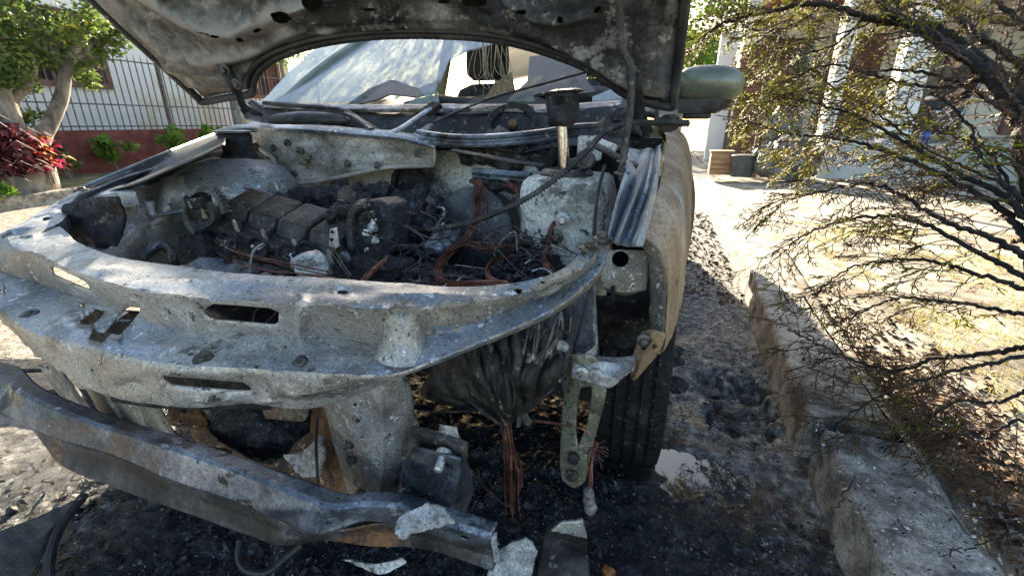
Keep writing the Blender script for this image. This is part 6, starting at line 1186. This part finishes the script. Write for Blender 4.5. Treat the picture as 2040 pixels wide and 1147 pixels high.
# ------------------------------------------------------------------ litter, flakes, debris
def top(t, o):
    fast_o = o; return o
def scatter(name, n, region, m, size, rnd, zf, label=None, flat=True, asp=.5, lift=.004):
    vs = []; fs = []
    for i in range(n):
        x, y = region(rnd); l = size * rnd.uniform(.4, 1.5) ** 1.3; a = rnd.uniform(0, 6.283); z = zf(x, y) + lift + rnd.uniform(0, lift)
        t = V((math.cos(a), math.sin(a), rnd.gauss(0, .35))); s = V((-math.sin(a), math.cos(a), rnd.gauss(0, .35))); c = V((x, y, z)); k = len(vs)
        vs += [c - t * l * .5, c + s * l * asp * .5 * rnd.uniform(.5, 1.3), c + t * l * .5, c - s * l * asp * .5 * rnd.uniform(.5, 1.3), c + V((rnd.gauss(0, l * .15), rnd.gauss(0, l * .15), l * rnd.uniform(.1, .45)))]
        fs += [(k, k + 1, k + 4), (k + 1, k + 2, k + 4), (k + 2, k + 3, k + 4), (k + 3, k, k + 4)]
    me = bpy.data.meshes.new(name); me.from_pydata([tuple(v) for v in vs], [], fs); me.materials.append(M[m] if isinstance(m, str) else m); o = bpy.data.objects.new(name, me); col.objects.link(o); o['kind'] = 'stuff'
    if label: o['label'] = label
    return o
rnd = random.Random(3)
def reg_front(r):
    while True:
        x, y = r.gauss(-.45, .6), r.gauss(.45, .42)
        if -2.1 < x < .46 and .02 < y < 1.6 and ((x - PUD.x) / .24) ** 2 + ((y - PUD.y) / .11) ** 2 > 1: return x, y
scatter('char_debris', 14000, reg_front, 'char', .009, rnd, road_z, 'black charred crumbs covering the road under the car front')
scatter('char_flakes', 2600, reg_front, 'char_fine', .02, rnd, road_z, 'charred plastic flakes on the road under the bumper')
scatter('ash_flakes', 1500, reg_front, 'fuzz', .0045, rnd, road_z, 'pale ash specks scattered on the burnt road')
def reg_strip(r):
    while True:
        x, y = r.uniform(.08, .48), r.uniform(.5, 4)
        if ((x - PUD.x) / .24) ** 2 + ((y - PUD.y) / .11) ** 2 > 1: return x, y
scatter('road_grit', 2600, reg_strip, 'char', .009, rnd, road_z, 'dark grit on the road between tyre and kerb'); scatter('pale_grit', 900, reg_strip, 'kerb', .008, rnd, road_z, 'pale grit on the road between tyre and kerb')
def reg_litter(r): 
    y = r.gauss(1.25, .5); return kerb_x(y) + .25 + abs(r.gauss(.0, .16)), y
def zl(x, y): return .140
M['litter'] = mat('brown_needle_litter', [(.3, (.03, .014, .008)), (.5, (.10, .05, .026)), (.7, (.22, .13, .07))], 16, 5, .6, rough=.85, bump=0)
scatter('needle_litter', 5000, reg_litter, 'litter', .022, rnd, zl, 'brown fallen needles along the kerb under the conifer', asp=.12)
scatter('white_flakes', 110, lambda r: (kerb_x(.95) + abs(r.gauss(.12, .1)), r.gauss(1.0, .22)), 'white_ash', .008, rnd, lambda x, y: .152, 'white ash flakes on the kerb top')
scatter('dark_flakes', 260, lambda r: (kerb_x(.95) + abs(r.gauss(.15, .08)), r.gauss(1.05, .22)), 'char', .007, rnd, lambda x, y: .152, 'burnt flakes on the kerb top')
def reg_far(r): return r.uniform(.15, .52), r.uniform(2.6, 5.5)
scatter('leaf_litter', 700, reg_far, 'litter', .03, rnd, road_z, 'dry leaves in the gutter behind the car')
# dry grass on the yard
vs = []; fs = []; rnd = random.Random(9)
while len(fs) < 15000:
    x, y = 1.05 + abs(rnd.gauss(0, 1.2)), rnd.uniform(1.2, 4.4)
    if fbm((x, y, 0), 1.2, 3) < -.25: continue
    k = len(vs); a = rnd.uniform(0, 6.283); h = rnd.uniform(.012, .035); w_ = .0022; c = V((x, y, .142)); s = V((math.cos(a), math.sin(a), 0)) * w_
    vs += [c - s, c + s, c + V((rnd.gauss(0, .012), rnd.gauss(0, .012), h))]; fs.append((k, k + 1, k + 2))
gm = leafmat('dry_grass', (.20, .17, .05), (.36, .31, .10), (.5, .44, .18), .4); me = bpy.data.meshes.new('grass'); me.from_pydata([tuple(v) for v in vs], [], fs); me.materials.append(gm); o = bpy.data.objects.new('grass', me); col.objects.link(o); o['kind'] = 'stuff'; o['label'] = 'short dry yellow grass on the sunlit yard'
# single pieces
def scrap(name, rows, m, label, cat, amp=.008, freq=30, th=.006):
    o = sheet(rows, 26, 12, amp=amp, freq=freq).build(name, m, smooth=60, solid=th); tag(o, label, cat); return o
scrap('fibre_scrap', [pxrow([(786,1062,.46),(800,1030,.47),(850,1003,.49)], Z=.5), pxrow([(800,1064,.455),(835,1040,.47),(880,1010,.49)], Z=.5), pxrow([(830,1052,.45),(870,1040,.465),(906,1038,.47)], Z=.5)], 'fibre', 'torn grey fibre scrap lying on the bumper beam end', 'scrap')
scrap('fibre_scrap', [pxrow([(965,1160,.12),(985,1110,.16),(1010,1085,.20),(1045,1078,.24)], Z=.2), pxrow([(1000,1175,.11),(1030,1130,.16),(1050,1100,.2),(1062,1085,.23)], Z=.2), pxrow([(1040,1180,.10),(1058,1140,.14),(1064,1110,.18),(1068,1092,.21)], Z=.2)], 'fibre', 'pale curled fibre scrap standing just right of the beam end', 'scrap')
scrap('fibre_scrap', [pxrow([(975,1064,.24),(978,1090,.2),(985,1118,.17)], Z=.2), pxrow([(990,1058,.25),(990,1090,.21),(996,1112,.18)], Z=.2)], 'fibre', 'narrow pale fibre strip between beam end and curled scrap', 'scrap')
scrap('fibre_scrap', [pxrow([(688,1112,.16),(740,1122,.16),(800,1112,.17)], Z=.2), pxrow([(715,1128,.15),(760,1142,.15),(810,1120,.16)], Z=.2)], 'white_ash', 'white scrap on the ground under the bumper beam', 'scrap')
scrap('plastic_shard', [pxrow([(1068,1170,.06),(1075,1110,.12),(1085,1065,.18),(1105,1042,.22)], Z=.2), pxrow([(1110,1175,.06),(1120,1110,.12),(1120,1060,.19),(1130,1045,.22)], Z=.2), pxrow([(1175,1170,.06),(1172,1110,.12),(1168,1065,.18),(1164,1034,.23)], Z=.2)], 'black_paint', 'charred black plastic shard standing in front of the tyre', 'scrap', amp=.01, freq=14)
scrap('plastic_shard', [pxrow([(1098,1050,.22),(1125,1038,.24),(1160,1032,.25)], Z=.2), pxrow([(1130,1056,.21),(1150,1065,.2),(1170,1070,.19)], Z=.2)], 'ash_beige', 'small pale singed tip on top of the charred shard', 'scrap', amp=.006)
scrap('bumper_trim', [pxrow([(-40,1075,.17),(60,1035,.17),(120,1010,.17),(170,985,.175)], Z=.2), pxrow([(-30,1130,.14),(50,1085,.14),(100,1050,.15),(160,1000,.165)], Z=.2), pxrow([(-10,1200,.10),(60,1150,.10),(104,1065,.13),(140,1020,.15)], Z=.2)], mat('sooty_plastic', [(.3, (.015, .014, .013)), (.5, (.045, .042, .036)), (.7, (.11, .10, .08))], 14, 8, .7, [(30, .62, .7, (.16, .16, .15))], rough=.5, bump=.5, stretch=(.4, 1, 1)), 'long sooty black bumper trim lying at the lower left corner', 'trim', amp=.006, freq=8, th=.008)
b = MB(); b.tube(catmull([at(168, 985, Z=.17), at(120, 1050, Z=.15), at(100, 1110, Z=.12), at(98, 1180, Z=.08)], 20), .009, 8); tag(b.build('rubber_strip', 'ring_dark'), 'black rubber strip along the edge of the lower left trim', 'strip')
b = MB(); b.tube(catmull([at(478, 1075, Z=.10), at(475, 1110, Z=.08), at(490, 1135, Z=.07), at(530, 1140, Z=.06), at(575, 1105, Z=.07), at(600, 1085, Z=.08)], 40), .007, 8); tag(b.build('burnt_hose', 'ring_dark'), 'looped black hose on the debris below the bumper beam', 'hose')
for i, (x, y, w_, h_, lab) in enumerate([(60, 735, .30, .05, 'upper blackened bar crossing the sunlit road left of the car'), (100, 770, .26, .07, 'lower blackened bar crossing the sunlit road left of the car')]):
    b = MB(); c = at(x, y, Z=.03); b.box(c, (.5, h_ * 2, .05), Matrix.Rotation(.35, 3, 'Z')); tag(b.build('burnt_bar', 'char', bevel=.01), lab, 'bar')
for i, (x, y, r, lab) in enumerate([(1462, 828, .038, 'large broken asphalt lump in the hole by the kerb'), (1440, 812, .026, 'middle broken asphalt lump in the hole by the kerb'), (1490, 800, .022, 'small broken asphalt lump nearest the kerb in the hole'), (1425, 790, .024, 'broken asphalt lump at the left rim of the hole')]):
    b = MB(); c = at(x, y, Z=-.02); b.blob(c + V((0, 0, r * .4)), (r * 1.2, r, r * .7), .9, 2, 26, i); tag(b.build('asphalt_lump', mat('broken_asphalt', [(.3, (.03, .03, .03)), (.7, (.13, .125, .12))], 40, 8, .7, rough=.8, bump=1) if i == 0 else MATS['broken_asphalt'], smooth=0), lab, 'stone')
b = MB(); c = at(1212, 1138, Z=.02); b.blob(c, (.016, .012, .012), .4, 3, 40); tag(b.build('amber_lump', mat('amber_plastic', [(.3, (.20, .06, .01)), (.7, (.5, .2, .05))], 30, 5, .6, rough=.25, bump=.2)), 'small amber plastic lump at the bottom edge of the picture', 'lump')
rnd = random.Random(31); b = MB()
for i in range(40):
    x, y = reg_front(rnd); r = rnd.uniform(.008, .022); b.blob(V((x, y, road_z(x, y) + r * .2)), (r * rnd.uniform(.8, 1.8), r, r * rnd.uniform(.3, .8)), 1.1, 2, 50, i, 5)
o = b.build('charred_lumps', 'char', smooth=50, kind='stuff'); o['label'] = 'charred lumps of melted debris on the road under the car front'
